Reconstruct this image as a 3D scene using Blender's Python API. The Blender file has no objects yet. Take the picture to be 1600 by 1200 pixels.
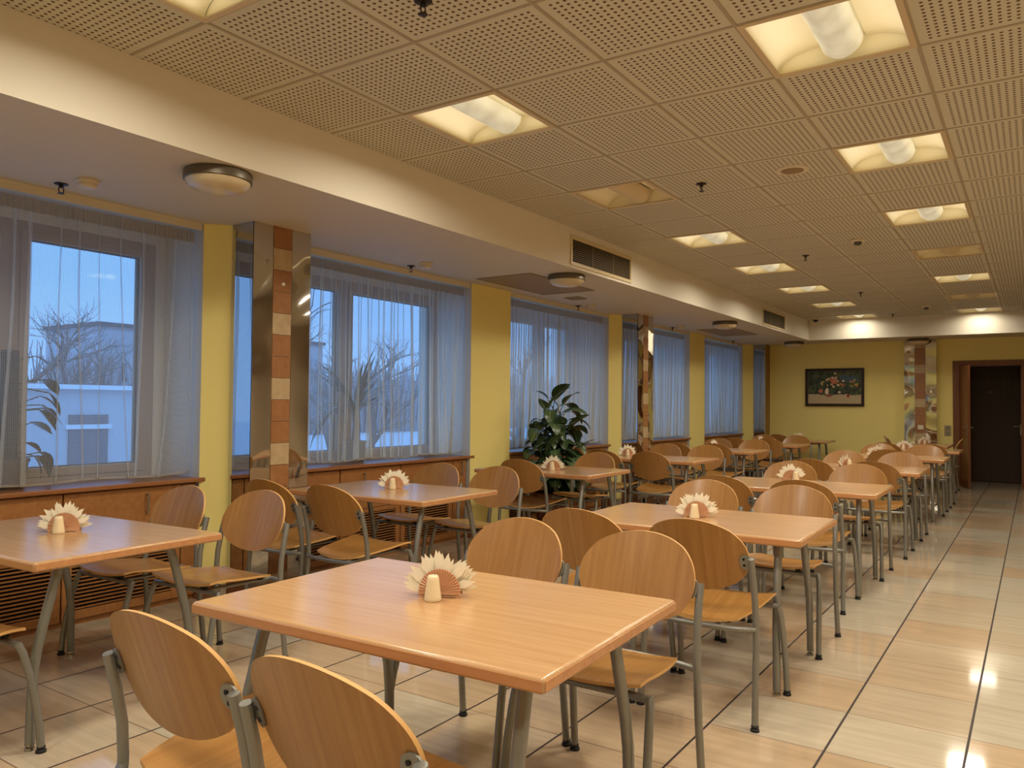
import bpy, math, random
from mathutils import Matrix, Vector
random.seed(7)
SC = bpy.context.scene
COL = SC.collection
# ------------------------------------------------------------------ camera
EYE = 1.3051
F_PX, YAW, PITCH, ROLL = 1216.9, 0.5913, 0.0272, 0.0083
cd = bpy.data.cameras.new('camera'); cam = bpy.data.objects.new('camera', cd); COL.objects.link(cam)
cd.sensor_width = 36; cd.lens = 36*F_PX/1600; cd.clip_start = 0.02; cd.clip_end = 300
fw = Vector((-math.sin(YAW)*math.cos(PITCH), math.cos(YAW)*math.cos(PITCH), math.sin(PITCH)))
rt = Vector((math.cos(YAW), math.sin(YAW), 0)); up = rt.cross(fw)
r2 = math.cos(ROLL)*rt + math.sin(ROLL)*up; u2 = -math.sin(ROLL)*rt + math.cos(ROLL)*up
m4 = Matrix((( r2.x, u2.x, -fw.x, 0), (r2.y, u2.y, -fw.y, 0), (r2.z, u2.z, -fw.z, EYE), (0, 0, 0, 1)))
cam.matrix_world = m4
SC.camera = cam
# ------------------------------------------------------------------ world, exposure
vs = SC.view_settings
vs.view_transform = 'Standard'; vs.look = 'None'; vs.gamma = 1; vs.use_curve_mapping = False
vs.exposure = 0.0
LAMP_W = 19.0          # watts of one lit ceiling luminaire (downward part)
WING_W = 0.20          # watts of each unseen lamp added to brighten a reflector wing
LAMP_COL = (1.0, 0.93, 0.78)
w = bpy.data.worlds.new('dusk_sky'); SC.world = w; w.use_nodes = True
wn = w.node_tree.nodes; wl = w.node_tree.links
bg = wn['Background']
geo = wn.new('ShaderNodeTexCoord'); sx = wn.new('ShaderNodeSeparateXYZ'); rp = wn.new('ShaderNodeValToRGB')
wl.new(geo.outputs['Generated'], sx.inputs[0]); wl.new(sx.outputs['Z'], rp.inputs[0]); wl.new(rp.outputs[0], bg.inputs[0])
rp.color_ramp.elements[0].position = 0.0; rp.color_ramp.elements[0].color = (0.23, 0.51, 1.0, 1)
rp.color_ramp.elements[1].position = 0.5; rp.color_ramp.elements[1].color = (0.18, 0.46, 0.95, 1)
mr = wn.new('ShaderNodeMapRange'); mr.interpolation_type = 'SMOOTHSTEP'
mr.inputs['From Min'].default_value = 0.40; mr.inputs['From Max'].default_value = 0.75; mr.inputs['To Min'].default_value = 1.5; mr.inputs['To Max'].default_value = 3.6
wl.new(sx.outputs['Z'], mr.inputs['Value']); wl.new(mr.outputs[0], bg.inputs[1])
# ------------------------------------------------------------------ helpers
def lin(r, g, b):
    f = lambda c: (c/255/12.92) if c/255 <= 0.04045 else ((c/255+0.055)/1.055)**2.4
    return (f(r), f(g), f(b), 1)
MATS = {}
def mat(name, col, rough=0.5, metal=0.0, spec=0.5):
    m = bpy.data.materials.new(name); m.use_nodes = True
    b = m.node_tree.nodes['Principled BSDF']
    b.inputs['Base Color'].default_value = col; b.inputs['Roughness'].default_value = rough
    b.inputs['Metallic'].default_value = metal; b.inputs['Specular IOR Level'].default_value = spec
    MATS[name] = m
    return m
def N(m, t, **kw):
    n = m.node_tree.nodes.new(t)
    for k, v in kw.items():
        if k.startswith('i_'):
            n.inputs[k[2:].replace('_', ' ')].default_value = v
        else: setattr(n, k, v)
    return n
def L(m, a, b): m.node_tree.links.new(a, b)
def bsdf(m): return m.node_tree.nodes['Principled BSDF']
def math_n(m, op, a, b=None, c=None):
    n = N(m, 'ShaderNodeMath', operation=op)
    for i, v in enumerate((a, b, c)):
        if v is None: continue
        if isinstance(v, (int, float)): n.inputs[i].default_value = v
        else: L(m, v, n.inputs[i])
    return n.outputs[0]
def mixc(m, fac, a, b):
    n = N(m, 'ShaderNodeMix', data_type='RGBA')
    if isinstance(fac, (int, float)): n.inputs[0].default_value = fac
    else: L(m, fac, n.inputs[0])
    for i, v in ((6, a), (7, b)):
        if isinstance(v, tuple): n.inputs[i].default_value = v
        else: L(m, v, n.inputs[i])
    return n.outputs[2]
def wood(name, c1, c2, rough, axis, scale=9, stretch=14, rnd=0.0, spec=0.5, coat=0.0, axis2=None):
    m = mat(name, c1, rough, 0, spec)
    tc = N(m, 'ShaderNodeTexCoord'); mp = N(m, 'ShaderNodeMapping')
    s = [scale*stretch]*3; s[axis] = scale*0.45
    if axis2 is not None: s[axis2] = scale*0.45
    mp.inputs['Scale'].default_value = s
    oi = N(m, 'ShaderNodeObjectInfo')
    va = N(m, 'ShaderNodeVectorMath', operation='ADD')
    cm = N(m, 'ShaderNodeCombineXYZ')
    for i in range(3): L(m, math_n(m, 'MULTIPLY', oi.outputs['Random'], 13.0+i), cm.inputs[i])
    L(m, tc.outputs['Object'], va.inputs[0]); L(m, cm.outputs[0], va.inputs[1])
    L(m, va.outputs[0], mp.inputs[0])
    n1 = N(m, 'ShaderNodeTexNoise', i_Scale=1.0, i_Detail=4.0, i_Roughness=0.6, i_Distortion=0.4); L(m, mp.outputs[0], n1.inputs['Vector'])
    rpn = N(m, 'ShaderNodeValToRGB'); rpn.color_ramp.elements[0].position = 0.3; rpn.color_ramp.elements[1].position = 0.72
    rpn.color_ramp.elements[0].color = c2; rpn.color_ramp.elements[1].color = c1
    L(m, n1.outputs['Fac'], rpn.inputs[0])
    out = rpn.outputs[0]
    if rnd:
        hs = N(m, 'ShaderNodeHueSaturation')
        L(m, math_n(m, 'MULTIPLY_ADD', oi.outputs['Random'], rnd, 1-rnd*0.5), hs.inputs['Value'])
        L(m, out, hs.inputs['Color']); out = hs.outputs[0]
    L(m, out, bsdf(m).inputs['Base Color'])
    bsdf(m).inputs['Coat Weight'].default_value = coat
    bsdf(m).inputs['Coat Roughness'].default_value = 0.15
    return m
class MB:
    """collects shapes into one mesh"""
    def __init__(s): s.v = []; s.f = []; s.mi = []; s.uv = {}
    def add(s, vs_, fs_, mi=0):
        o = len(s.v); s.v += [tuple(p) for p in vs_]
        for f in fs_: s.f.append([o+i for i in f]); s.mi.append(mi)
        return s
    def box(s, x0, x1, y0, y1, z0, z1, mi=0):
        v = [(x, y, z) for z in (z0, z1) for y in (y0, y1) for x in (x0, x1)]
        return s.add(v, [(0, 2, 3, 1), (4, 5, 7, 6), (0, 1, 5, 4), (2, 6, 7, 3), (0, 4, 6, 2), (1, 3, 7, 5)], mi)
    def prism(s, poly, z0, z1, mi=0):
        n = len(poly)
        v = [(p[0], p[1], z0) for p in poly] + [(p[0], p[1], z1) for p in poly]
        return s.add(v, [tuple(range(n))[::-1], tuple(range(n, 2*n))] + [(i, (i+1) % n, n+(i+1) % n, n+i) for i in range(n)], mi)
    def tube(s, pts, r, seg=10, mi=0, caps=True):
        pts = [Vector(p) for p in pts]; n = len(pts)
        rr = r if isinstance(r, (list, tuple)) else [r]*n
        ref = None; rings = []
        for i, p in enumerate(pts):
            d = (pts[min(i+1, n-1)] - pts[max(i-1, 0)]).normalized()
            if ref is None:
                ref = Vector((1, 0, 0)) if abs(d.x) < 0.8 else Vector((0, 1, 0))
            a = (ref - d*ref.dot(d)).normalized(); ref = a; b = d.cross(a)
            rings.append([p + (a*math.cos(2*math.pi*k/seg) + b*math.sin(2*math.pi*k/seg))*rr[i] for k in range(seg)])
        v = [q for ring in rings for q in ring]
        f = [(i*seg+k, i*seg+(k+1) % seg, (i+1)*seg+(k+1) % seg, (i+1)*seg+k) for i in range(n-1) for k in range(seg)]
        if caps: f += [tuple(range(seg))[::-1], tuple(range((n-1)*seg, n*seg))]
        return s.add(v, f, mi)
    def lathe(s, prof, seg=20, c=(0, 0, 0), mi=0):
        v = []; f = []; n = len(prof)
        for k in range(seg):
            a = 2*math.pi*k/seg
            for r, z in prof: v.append((c[0]+r*math.cos(a), c[1]+r*math.sin(a), c[2]+z))
        for k in range(seg):
            for i in range(n-1):
                f.append((k*n+i, ((k+1) % seg)*n+i, ((k+1) % seg)*n+i+1, k*n+i+1))
        if prof[0][0] > 1e-5: f.append(tuple(k*n for k in range(seg))[::-1])
        if prof[-1][0] > 1e-5: f.append(tuple(k*n+n-1 for k in range(seg)))
        return s.add(v, f, mi)
    def grid(s, fn, nu, nv, mi=0):
        v = [fn(i/nu, j/nv) for j in range(nv+1) for i in range(nu+1)]
        f = [(j*(nu+1)+i, j*(nu+1)+i+1, (j+1)*(nu+1)+i+1, (j+1)*(nu+1)+i) for j in range(nv) for i in range(nu)]
        return s.add(v, f, mi)
    def slab(s, top, bot, nu, nv, mi=0, mi_edge=None):
        """closed sheet between two grids of points"""
        o = len(s.v); W = nu+1
        s.v += [tuple(top(i/nu, j/nv)) for j in range(nv+1) for i in range(nu+1)]
        s.v += [tuple(bot(i/nu, j/nv)) for j in range(nv+1) for i in range(nu+1)]
        K = W*(nv+1)
        for j in range(nv):
            for i in range(nu):
                a, b, c, d = j*W+i, j*W+i+1, (j+1)*W+i+1, (j+1)*W+i
                s.f.append([o+a, o+b, o+c, o+d]); s.mi.append(mi)
                s.f.append([o+K+d, o+K+c, o+K+b, o+K+a]); s.mi.append(mi)
        per = [i for i in range(nu)] + [j*W+nu for j in range(nv)] + [nv*W+i for i in range(nu, 0, -1)] + [j*W for j in range(nv, 0, -1)]
        for q in range(len(per)):
            a, b = per[q], per[(q+1) % len(per)]
            s.f.append([o+b, o+a, o+K+a, o+K+b]); s.mi.append(mi if mi_edge is None else mi_edge)
        return s
    def mesh(s, name, mats, smooth=None):
        me = bpy.data.meshes.new(name)
        me.from_pydata(s.v, [], s.f)
        for m in (mats if isinstance(mats, (list, tuple)) else [mats]): me.materials.append(m)
        me.polygons.foreach_set('material_index', s.mi)
        if smooth is not None:
            me.polygons.foreach_set('use_smooth', [True]*len(s.f))
            me.set_sharp_from_angle(angle=math.radians(smooth))
        if s.uv:
            uvl = me.uv_layers.new(name='UVMap')
            for lp in me.loops:
                uvl.data[lp.index].uv = s.uv.get(lp.vertex_index, (0, 0))
        me.update()
        return me
    def build(s, name, mats, parent=None, smooth=None, loc=None, rotz=0.0, bevel=0.0, seg=2):
        o = bpy.data.objects.new(name, s.mesh(name, mats, smooth)); COL.objects.link(o)
        if parent: o.parent = parent
        if loc is not None: o.location = loc
        if rotz: o.rotation_euler = (0, 0, rotz)
        if bevel:
            b = o.modifiers.new('bevel', 'BEVEL'); b.width = bevel; b.segments = seg; b.limit_method = 'ANGLE'
        return o
def tag(o, label, cat, group=None, kind=None):
    if label: o['label'] = label
    if cat: o['category'] = cat
    if group: o['group'] = group
    if kind: o['kind'] = kind
    return o
def empty(name, loc=(0, 0, 0), rotz=0.0):
    o = bpy.data.objects.new(name, None); COL.objects.link(o)
    o.location = loc; o.rotation_euler = (0, 0, rotz); o.empty_display_size = 0.1
    return o
def dup(o, parent=None):
    c = o.copy(); COL.objects.link(c)
    c.parent = parent
    for k in KIDS.get(o.name, ()): dup_reg(k, c)
    return c
KIDS = {}
def dup_reg(o, parent):
    c = o.copy(); COL.objects.link(c); c.parent = parent
    for k in KIDS.get(o.name, ()): dup_reg(k, c)
def register(o):
    """remember the children of a prototype (and theirs) for copying"""
    def walk(x):
        ks = [q for q in COL.objects if q.parent == x]
        KIDS[x.name] = ks
        for q in ks: walk(q)
    walk(o)
def struct(o): o['kind'] = 'structure'; return o
# ------------------------------------------------------------------ dimensions
H = 2.8616; ZS = 2.511; XS = -3.353; GX, GY = -2.8023, 3.706
YB = 14.53; YE = 15.35; XW = -5.08; XC = -4.655; XR = 2.6; YK = -3.0
# ------------------------------------------------------------------ materials
beech = wood('beech_laminate', lin(198, 157, 112), lin(184, 140, 95), 0.2, 0, scale=4, stretch=12, rnd=0.06)
beech_edge = wood('beech_edge', lin(206, 148, 98), lin(190, 130, 82), 0.3, 0, scale=4, stretch=9)
ply = wood('chair_plywood', lin(174, 126, 66), lin(154, 104, 48), 0.34, 2, scale=5, stretch=11, rnd=0.16, coat=0.15, axis2=1)
ply_seat = wood('chair_seat_plywood', lin(176, 129, 69), lin(156, 107, 51), 0.32, 1, scale=5, stretch=11, rnd=0.14, coat=0.15, axis2=2)
ply_edge = mat('plywood_edge', lin(214, 164, 98), 0.5)
cabw = wood('cabinet_wood', lin(172, 118, 66), lin(154, 98, 50), 0.38, 0, scale=3, stretch=10, rnd=0.05)
sillw = wood('sill_wood', lin(160, 104, 62), lin(140, 88, 50), 0.3, 1, scale=3, stretch=10)
doorw = wood('door_wood', lin(132, 80, 42), lin(112, 62, 30), 0.35, 2, scale=4, stretch=8)
darkdoor = wood('dark_door_wood', lin(72, 40, 22), lin(56, 30, 16), 0.45, 2, scale=4, stretch=8)
steel_tube = mat('grey_tube', lin(140, 138, 130), 0.38, 0.55)
black = mat('black_rubber', lin(24, 22, 22), 0.6)
glide = mat('glide_metal', lin(170, 165, 155), 0.25, 1.0)
screw_m = mat('screw_dark', lin(40, 36, 32), 0.4, 0.6)
chrome = mat('handle_steel', lin(165, 160, 150), 0.3, 0.9)
yellow = mat('yellow_paint', lin(244, 226, 142), 0.55, 0, 0.3)
cream = mat('cream_paint', lin(228, 218, 198), 0.6, 0, 0.3)
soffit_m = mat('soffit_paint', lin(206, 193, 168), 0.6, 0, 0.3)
white_reveal = mat('reveal_paint', lin(200, 198, 190), 0.6)
frame_m = mat('window_frame_paint', lin(150, 132, 112), 0.4)
for mm, sc_ in ((yellow, 60), (cream, 60), (soffit_m, 60)):
    nz = N(mm, 'ShaderNodeTexNoise', i_Scale=sc_, i_Detail=3.0); bp_ = N(mm, 'ShaderNodeBump', i_Strength=0.04, i_Distance=0.01)
    gp = N(mm, 'ShaderNodeNewGeometry'); L(mm, gp.outputs['Position'], nz.inputs['Vector'])
    L(mm, nz.outputs['Fac'], bp_.inputs['Height']); L(mm, bp_.outputs[0], bsdf(mm).inputs['Normal'])
# floor tiles -------------------------------------------------------
floor_m = mat('floor_tiles', lin(214, 180, 138), 0.12)
def build_floor_mat(m):
    g = N(m, 'ShaderNodeNewGeometry'); s = N(m, 'ShaderNodeSeparateXYZ'); L(m, g.outputs['Position'], s.inputs[0])
    tx = math_n(m, 'DIVIDE', math_n(m, 'SUBTRACT', s.outputs[0], -1.127), 0.45)
    ty = math_n(m, 'DIVIDE', math_n(m, 'SUBTRACT', s.outputs[1], 3.1554), 0.45)
    fx, fy = math_n(m, 'FLOOR', tx), math_n(m, 'FLOOR', ty)
    rx, ry = math_n(m, 'SUBTRACT', tx, fx), math_n(m, 'SUBTRACT', ty, fy)
    dx = math_n(m, 'MINIMUM', rx, math_n(m, 'SUBTRACT', 1.0, rx)); dy = math_n(m, 'MINIMUM', ry, math_n(m, 'SUBTRACT', 1.0, ry))
    gl = math_n(m, 'LESS_THAN', dx, 0.0105); gt = math_n(m, 'LESS_THAN', dy, 0.0052)
    cid = N(m, 'ShaderNodeCombineXYZ'); L(m, fx, cid.inputs[0]); L(m, fy, cid.inputs[1])
    wn_ = N(m, 'ShaderNodeTexWhiteNoise', noise_dimensions='3D'); L(m, cid.outputs[0], wn_.inputs['Vector'])
    mp = N(m, 'ShaderNodeMapping'); mp.inputs['Scale'].default_value = (2.0, 26.0, 1.0)
    va = N(m, 'ShaderNodeVectorMath', operation='ADD'); L(m, g.outputs['Position'], va.inputs[0]); L(m, wn_.outputs['Color'], va.inputs[1])
    L(m, va.outputs[0], mp.inputs[0])
    nz = N(m, 'ShaderNodeTexNoise', i_Scale=1.0, i_Detail=5.0, i_Roughness=0.6); L(m, mp.outputs[0], nz.inputs['Vector'])
    rc = N(m, 'ShaderNodeValToRGB'); e = rc.color_ramp.elements
    e[0].position = 0.3; e[0].color = lin(195, 171, 141); e[1].position = 0.62; e[1].color = lin(196, 185, 164)
    rowr = N(m, 'ShaderNodeTexWhiteNoise', noise_dimensions='1D'); L(m, fy, rowr.inputs['W'])
    L(m, math_n(m, 'ADD', math_n(m, 'MULTIPLY', wn_.outputs['Value'], 0.65), math_n(m, 'MULTIPLY', rowr.outputs['Value'], 0.3)), rc.inputs[0])
    st = N(m, 'ShaderNodeValToRGB'); e = st.color_ramp.elements
    e[0].position = 0.3; e[0].color = (0.86, 0.83, 0.80, 1); e[1].position = 0.7; e[1].color = (1.05, 1.03, 1.0, 1)
    L(m, nz.outputs['Fac'], st.inputs[0])
    mu = N(m, 'ShaderNodeMix', data_type='RGBA', blend_type='MULTIPLY'); mu.inputs[0].default_value = 1
    L(m, rc.outputs[0], mu.inputs[6]); L(m, st.outputs[0], mu.inputs[7])
    c = mixc(m, gt, mu.outputs[2], lin(112, 84, 62)); c = mixc(m, gl, c, lin(52, 38, 34))
    L(m, c, bsdf(m).inputs['Base Color'])
    gr = math_n(m, 'MAXIMUM', gl, gt)
    L(m, math_n(m, 'ADD', math_n(m, 'MULTIPLY_ADD', nz.outputs['Fac'], 0.05, 0.045), math_n(m, 'MULTIPLY', gr, 0.5)), bsdf(m).inputs['Roughness'])
    bp_ = N(m, 'ShaderNodeBump', i_Strength=0.3, i_Distance=0.002); L(m, math_n(m, 'SUBTRACT', 1.0, gr), bp_.inputs['Height'])
    L(m, bp_.outputs[0], bsdf(m).inputs['Normal'])
build_floor_mat(floor_m)
# ceiling tiles -------------------------------------------------------
ceil_m = mat('perforated_ceiling', lin(204, 197, 176), 0.75, 0, 0.2)
def build_ceil_mat(m):
    g = N(m, 'ShaderNodeNewGeometry'); s = N(m, 'ShaderNodeSeparateXYZ'); L(m, g.outputs['Position'], s.inputs[0])
    ds = []; ins = []
    for ax, o in ((0, GX), (1, GY)):
        t = math_n(m, 'FRACT', math_n(m, 'DIVIDE', math_n(m, 'SUBTRACT', s.outputs[ax], o), 0.6))
        q = math_n(m, 'DIVIDE', math_n(m, 'SUBTRACT', t, 0.06), 0.88/17)
        fr = math_n(m, 'SUBTRACT', math_n(m, 'FRACT', q), 0.5)
        ds.append(math_n(m, 'MULTIPLY', fr, fr)); ins.append(math_n(m, 'LESS_THAN', math_n(m, 'ABSOLUTE', math_n(m, 'SUBTRACT', t, 0.5)), 0.44))
    d = math_n(m, 'SQRT', math_n(m, 'ADD', ds[0], ds[1]))
    hole = math_n(m, 'MULTIPLY', math_n(m, 'LESS_THAN', d, 0.235), math_n(m, 'MULTIPLY', ins[0], ins[1]))
    L(m, mixc(m, hole, lin(204, 197, 176), lin(96, 72, 48)), bsdf(m).inputs['Base Color'])
build_ceil_mat(ceil_m)
tbar_m = mat('ceiling_bar', lin(168, 154, 130), 0.6)
# mirror steel -------------------------------------------------------
mirror_m = mat('polished_steel', (0.62, 0.60, 0.57, 1), 0.05, 1.0)
nz = N(mirror_m, 'ShaderNodeTexNoise', i_Scale=2.8, i_Detail=0.0); tcx = N(mirror_m, 'ShaderNodeNewGeometry')
L(mirror_m, tcx.outputs['Position'], nz.inputs['Vector'])
bpn = N(mirror_m, 'ShaderNodeBump', i_Strength=0.6, i_Distance=0.05); L(mirror_m, nz.outputs['Fac'], bpn.inputs['Height']); L(mirror_m, bpn.outputs[0], bsdf(mirror_m).inputs['Normal'])
flat_mirror = mat('flat_mirror', (0.55, 0.56, 0.57, 1), 0.03, 1.0)
brushed = mat('brushed_steel_edge', (0.6, 0.58, 0.54, 1), 0.25, 1.0)
def stone(name, c1, c2):
    m = mat(name, c1, 0.35); g = N(m, 'ShaderNodeNewGeometry'); n = N(m, 'ShaderNodeTexNoise', i_Scale=18.0, i_Detail=6.0)
    L(m, g.outputs['Position'], n.inputs['Vector']); L(m, mixc(m, n.outputs['Fac'], c2, c1), bsdf(m).inputs['Base Color']); return m
tile_brown = stone('column_tile_brown', lin(180, 126, 78), lin(132, 86, 50))
tile_pale = stone('column_tile_pale', lin(208, 182, 142), lin(168, 140, 102))
skirt_m = stone('skirting_tile', lin(150, 100, 66), lin(110, 70, 44))
terracotta = stone('terracotta_glaze', lin(216, 170, 132), lin(194, 140, 104))
napkin_m = mat('napkin_paper', lin(248, 238, 214), 0.8, 0, 0.1)
shaker_m = mat('shaker_ceramic', lin(236, 214, 172), 0.3)
# ================================================================== the room
# ---------------- floor
MB().box(-5.4, XR+0.1, YK-0.1, 16.6, -0.1, 0.0).build('floor', floor_m)
struct(bpy.data.objects['floor'])
# ---------------- ceiling: tiles with openings for the luminaires, and the bars of the grid
LIT = 1; OFF = 0
lights = []
for v0, st in ((-7, LIT), (-4, LIT), (-1, LIT), (2, OFF), (5, LIT), (8, LIT), (11, LIT), (14, LIT), (17, LIT)): lights.append((0, v0, st))
for v0, st in ((-7, LIT), (-4, LIT), (-1, LIT), (2, LIT), (5, LIT), (8, OFF), (11, LIT), (14, OFF), (17, LIT)): lights.append((3, v0, st))
for v0 in (-7, -4, -1, 2, 5, 8, 11, 14, 17): lights.append((6, v0, LIT if v0 <= 5 else OFF))  # unseen row added for floor light; far ones off to darken the end wall
holes = {(u, v) for u, v, _ in lights}
b = MB()
us = [-1] + list(range(0, 9)); v_lo, v_hi = -11, 18
def cx(u): return max(XS, min(XR, GX+0.6*u))
def cy(v): return max(YK, min(YB, GY+0.6*v))
for u in us:
    for v in range(v_lo, v_hi+1):
        if (u, v) in holes: continue
        x0, x1, y0, y1 = cx(u), cx(u+1), cy(v), cy(v+1)
        if x1-x0 < 1e-4 or y1-y0 < 1e-4: continue
        b.add([(x0, y0, H), (x0, y1, H), (x1, y1, H), (x1, y0, H)], [(0, 1, 2, 3)])
struct(b.build('ceiling', ceil_m))
b = MB()
for u in range(0, 9):
    x = GX+0.6*u; b.box(x-0.008, x+0.008, YK, YB, H-0.003, H+0.02)
for v in range(v_lo+1, v_hi+1):
    y = GY+0.6*v; b.box(XS, XR, y-0.008, y+0.008, H-0.0025, H+0.019)
struct(b.build('trim_1', tbar_m))
# plenum slab above the tiles, so that the openings look into something
struct(MB().box(-5.4, XR+0.1, YK-0.1, YE+0.1, 3.12, 3.2).build('ceiling_2', cream))
# ---------------- bulkheads: the lowered ceiling along the windows and along the end wall
b = MB()
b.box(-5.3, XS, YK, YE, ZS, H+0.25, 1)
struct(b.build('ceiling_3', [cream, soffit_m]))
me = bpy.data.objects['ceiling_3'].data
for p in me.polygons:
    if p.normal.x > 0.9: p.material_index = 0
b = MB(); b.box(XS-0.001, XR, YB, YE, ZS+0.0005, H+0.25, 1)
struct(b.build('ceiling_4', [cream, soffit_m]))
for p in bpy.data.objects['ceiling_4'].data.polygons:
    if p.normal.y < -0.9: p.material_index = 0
# ---------------- window wall
WIN = [(0.85, 3.10, 2.20), (3.86, 6.20, 4.905), (6.86, 9.10, 8.20), (9.86, 12.20, 10.90), (12.86, 15.0, 14.15)]
WIN0 = (-2.9, 0.15, -0.4)
ZW0, ZW1 = 0.80, 2.40
b = MB()
b.box(XW-0.26, XW, YK, YE, 0, ZW0); b.box(XW-0.26, XW, YK, YE, ZW1, H)
ys = [YK] + [q for a in [WIN0]+WIN for q in a[:2]] + [YE]
for i in range(0, len(ys), 2): b.box(XW-0.26, XW, ys[i], ys[i+1], ZW0, ZW1)
struct(b.build('wall_left', white_reveal))
def pier(y0, y1, ch0, ch1, name):
    """yellow wall pier that stands forward of the windows, with a chamfer towards a column"""
    poly = [(XW-0.02, y0), (XW-0.02, y1)]
    poly += [(-4.50, y1), (-4.62, y1+0.0)] if ch1 else [(-4.62, y1)]
    poly += [(-4.62, y0)]
    return poly
b = MB()
b.prism([(XW-0.01, 6.15), (-4.62, 6.15), (-4.62, 6.845), (XW-0.01, 6.845)], 0.09, ZS)
b.prism([(XW-0.01, 12.02), (-4.62, 12.02), (-4.62, 12.70), (XW-0.01, 12.70)], 0.09, ZS)
b.prism([(XW-0.01, 0.15), (-4.62, 0.15), (-4.62, 0.845), (XW-0.01, 0.845)], 0.09, ZS)
for yc in (3.30, 9.31):
    b.prism([(XW-0.01, yc-0.13), (-4.64, yc-0.13), (-4.615, yc-0.10), (-4.50, yc+0.02), (-4.50, yc+0.44), (-4.62, yc+0.50), (XW-0.01, yc+0.50)], 0.09, ZS)
b.prism([(XW-0.01, 14.80), (-4.63, 14.80), (-4.50, 15.02), (-4.50, YE), (XW-0.01, YE)], 0.09, ZS)
o = struct(b.build('wall_left_2', [yellow, white_reveal]))
for p in o.data.polygons:                     # the window reveals are white, the room side is yellow
    if abs(p.normal.y) > 0.9 and p.center.x < -4.7: p.material_index = 1
b = MB()
for y0, y1 in ((6.145, 6.85), (12.015, 12.705), (0.145, 0.85), (3.165, 3.80), (9.175, 9.81), (14.795, YE)):
    b.box(XW, -4.612 if y0 not in (3.165, 9.175, 14.795) else -4.605, y0, y1, 0, 0.09)
struct(b.build('baseboard_left', skirt_m))
# ---------------- end wall with the doorway
DX0, DX1, DZ = -1.08, -0.16, 2.06
b = MB()
b.box(-5.3, DX0, YE, YE+0.12, 0, ZS+0.1); b.box(DX1, XR, YE, YE+0.12, 0, ZS+0.1); b.box(DX0, DX1, YE, YE+0.12, DZ, ZS+0.1)
struct(b.build('wall_back', yellow))
b = MB(); b.box(-4.2, DX0-0.1, YE-0.012, YE, 0, 0.09); b.box(DX1+0.1, XR, YE-0.012, YE, 0, 0.09)
struct(b.build('baseboard_back', skirt_m))
b = MB(); b.box(XR, XR+0.1, YK, YE, 0, H); struct(b.build('wall_right', mat('beige_paint', lin(196, 174, 140), 0.6)))
b = MB(); b.box(-5.3, XR, YK-0.1, YK, 0, H); struct(b.build('wall_front', yellow))
# little lobby behind the doorway
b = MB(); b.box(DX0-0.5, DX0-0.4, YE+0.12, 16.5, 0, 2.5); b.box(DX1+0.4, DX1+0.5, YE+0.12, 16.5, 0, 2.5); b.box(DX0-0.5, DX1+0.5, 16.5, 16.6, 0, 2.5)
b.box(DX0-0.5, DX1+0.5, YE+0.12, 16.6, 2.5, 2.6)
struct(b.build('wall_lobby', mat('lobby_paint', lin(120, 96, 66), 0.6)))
# ---------------- cornice strip that hides the curtain rail
b = MB()
for y0, y1 in ((YK, 3.16), (3.82, 9.17), (9.83, 14.8)):
    b.box(-4.66, -4.64, y0, y1, 2.462, ZS); b.box(-4.80, -4.661, y0, y1, 2.49, ZS)
struct(b.build('trim_2', mat('cornice_paint', lin(216, 204, 178), 0.5)))
# ---------------- windows
glass = bpy.data.materials.new('window_glass'); glass.use_nodes = True
nt = glass.node_tree; nt.nodes.clear()
o_ = nt.nodes.new('ShaderNodeOutputMaterial'); t_ = nt.nodes.new('ShaderNodeBsdfTransparent'); g_ = nt.nodes.new('ShaderNodeBsdfGlossy'); mx = nt.nodes.new('ShaderNodeMixShader'); fr = nt.nodes.new('ShaderNodeFresnel')
g_.inputs['Roughness'].default_value = 0.0; fr.inputs['IOR'].default_value = 1.5; t_.inputs[0].default_value = (0.93, 0.95, 0.97, 1)
gb = nt.nodes.new('ShaderNodeNewGeometry'); sb = nt.nodes.new('ShaderNodeMath'); sb.operation = 'SUBTRACT'; sb.inputs[0].default_value = 1.0; nt.links.new(gb.outputs['Backfacing'], sb.inputs[1])
mb_ = nt.nodes.new('ShaderNodeMath'); mb_.operation = 'MULTIPLY'; nt.links.new(fr.outputs[0], mb_.inputs[0]); nt.links.new(sb.outputs[0], mb_.inputs[1])
nt.links.new(mb_.outputs[0], mx.inputs[0]); nt.links.new(t_.outputs[0], mx.inputs[1]); nt.links.new(g_.outputs[0], mx.inputs[2]); nt.links.new(mx.outputs[0], o_.inputs[0])
seal = mat('window_seal', lin(40, 36, 34), 0.6)
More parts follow.
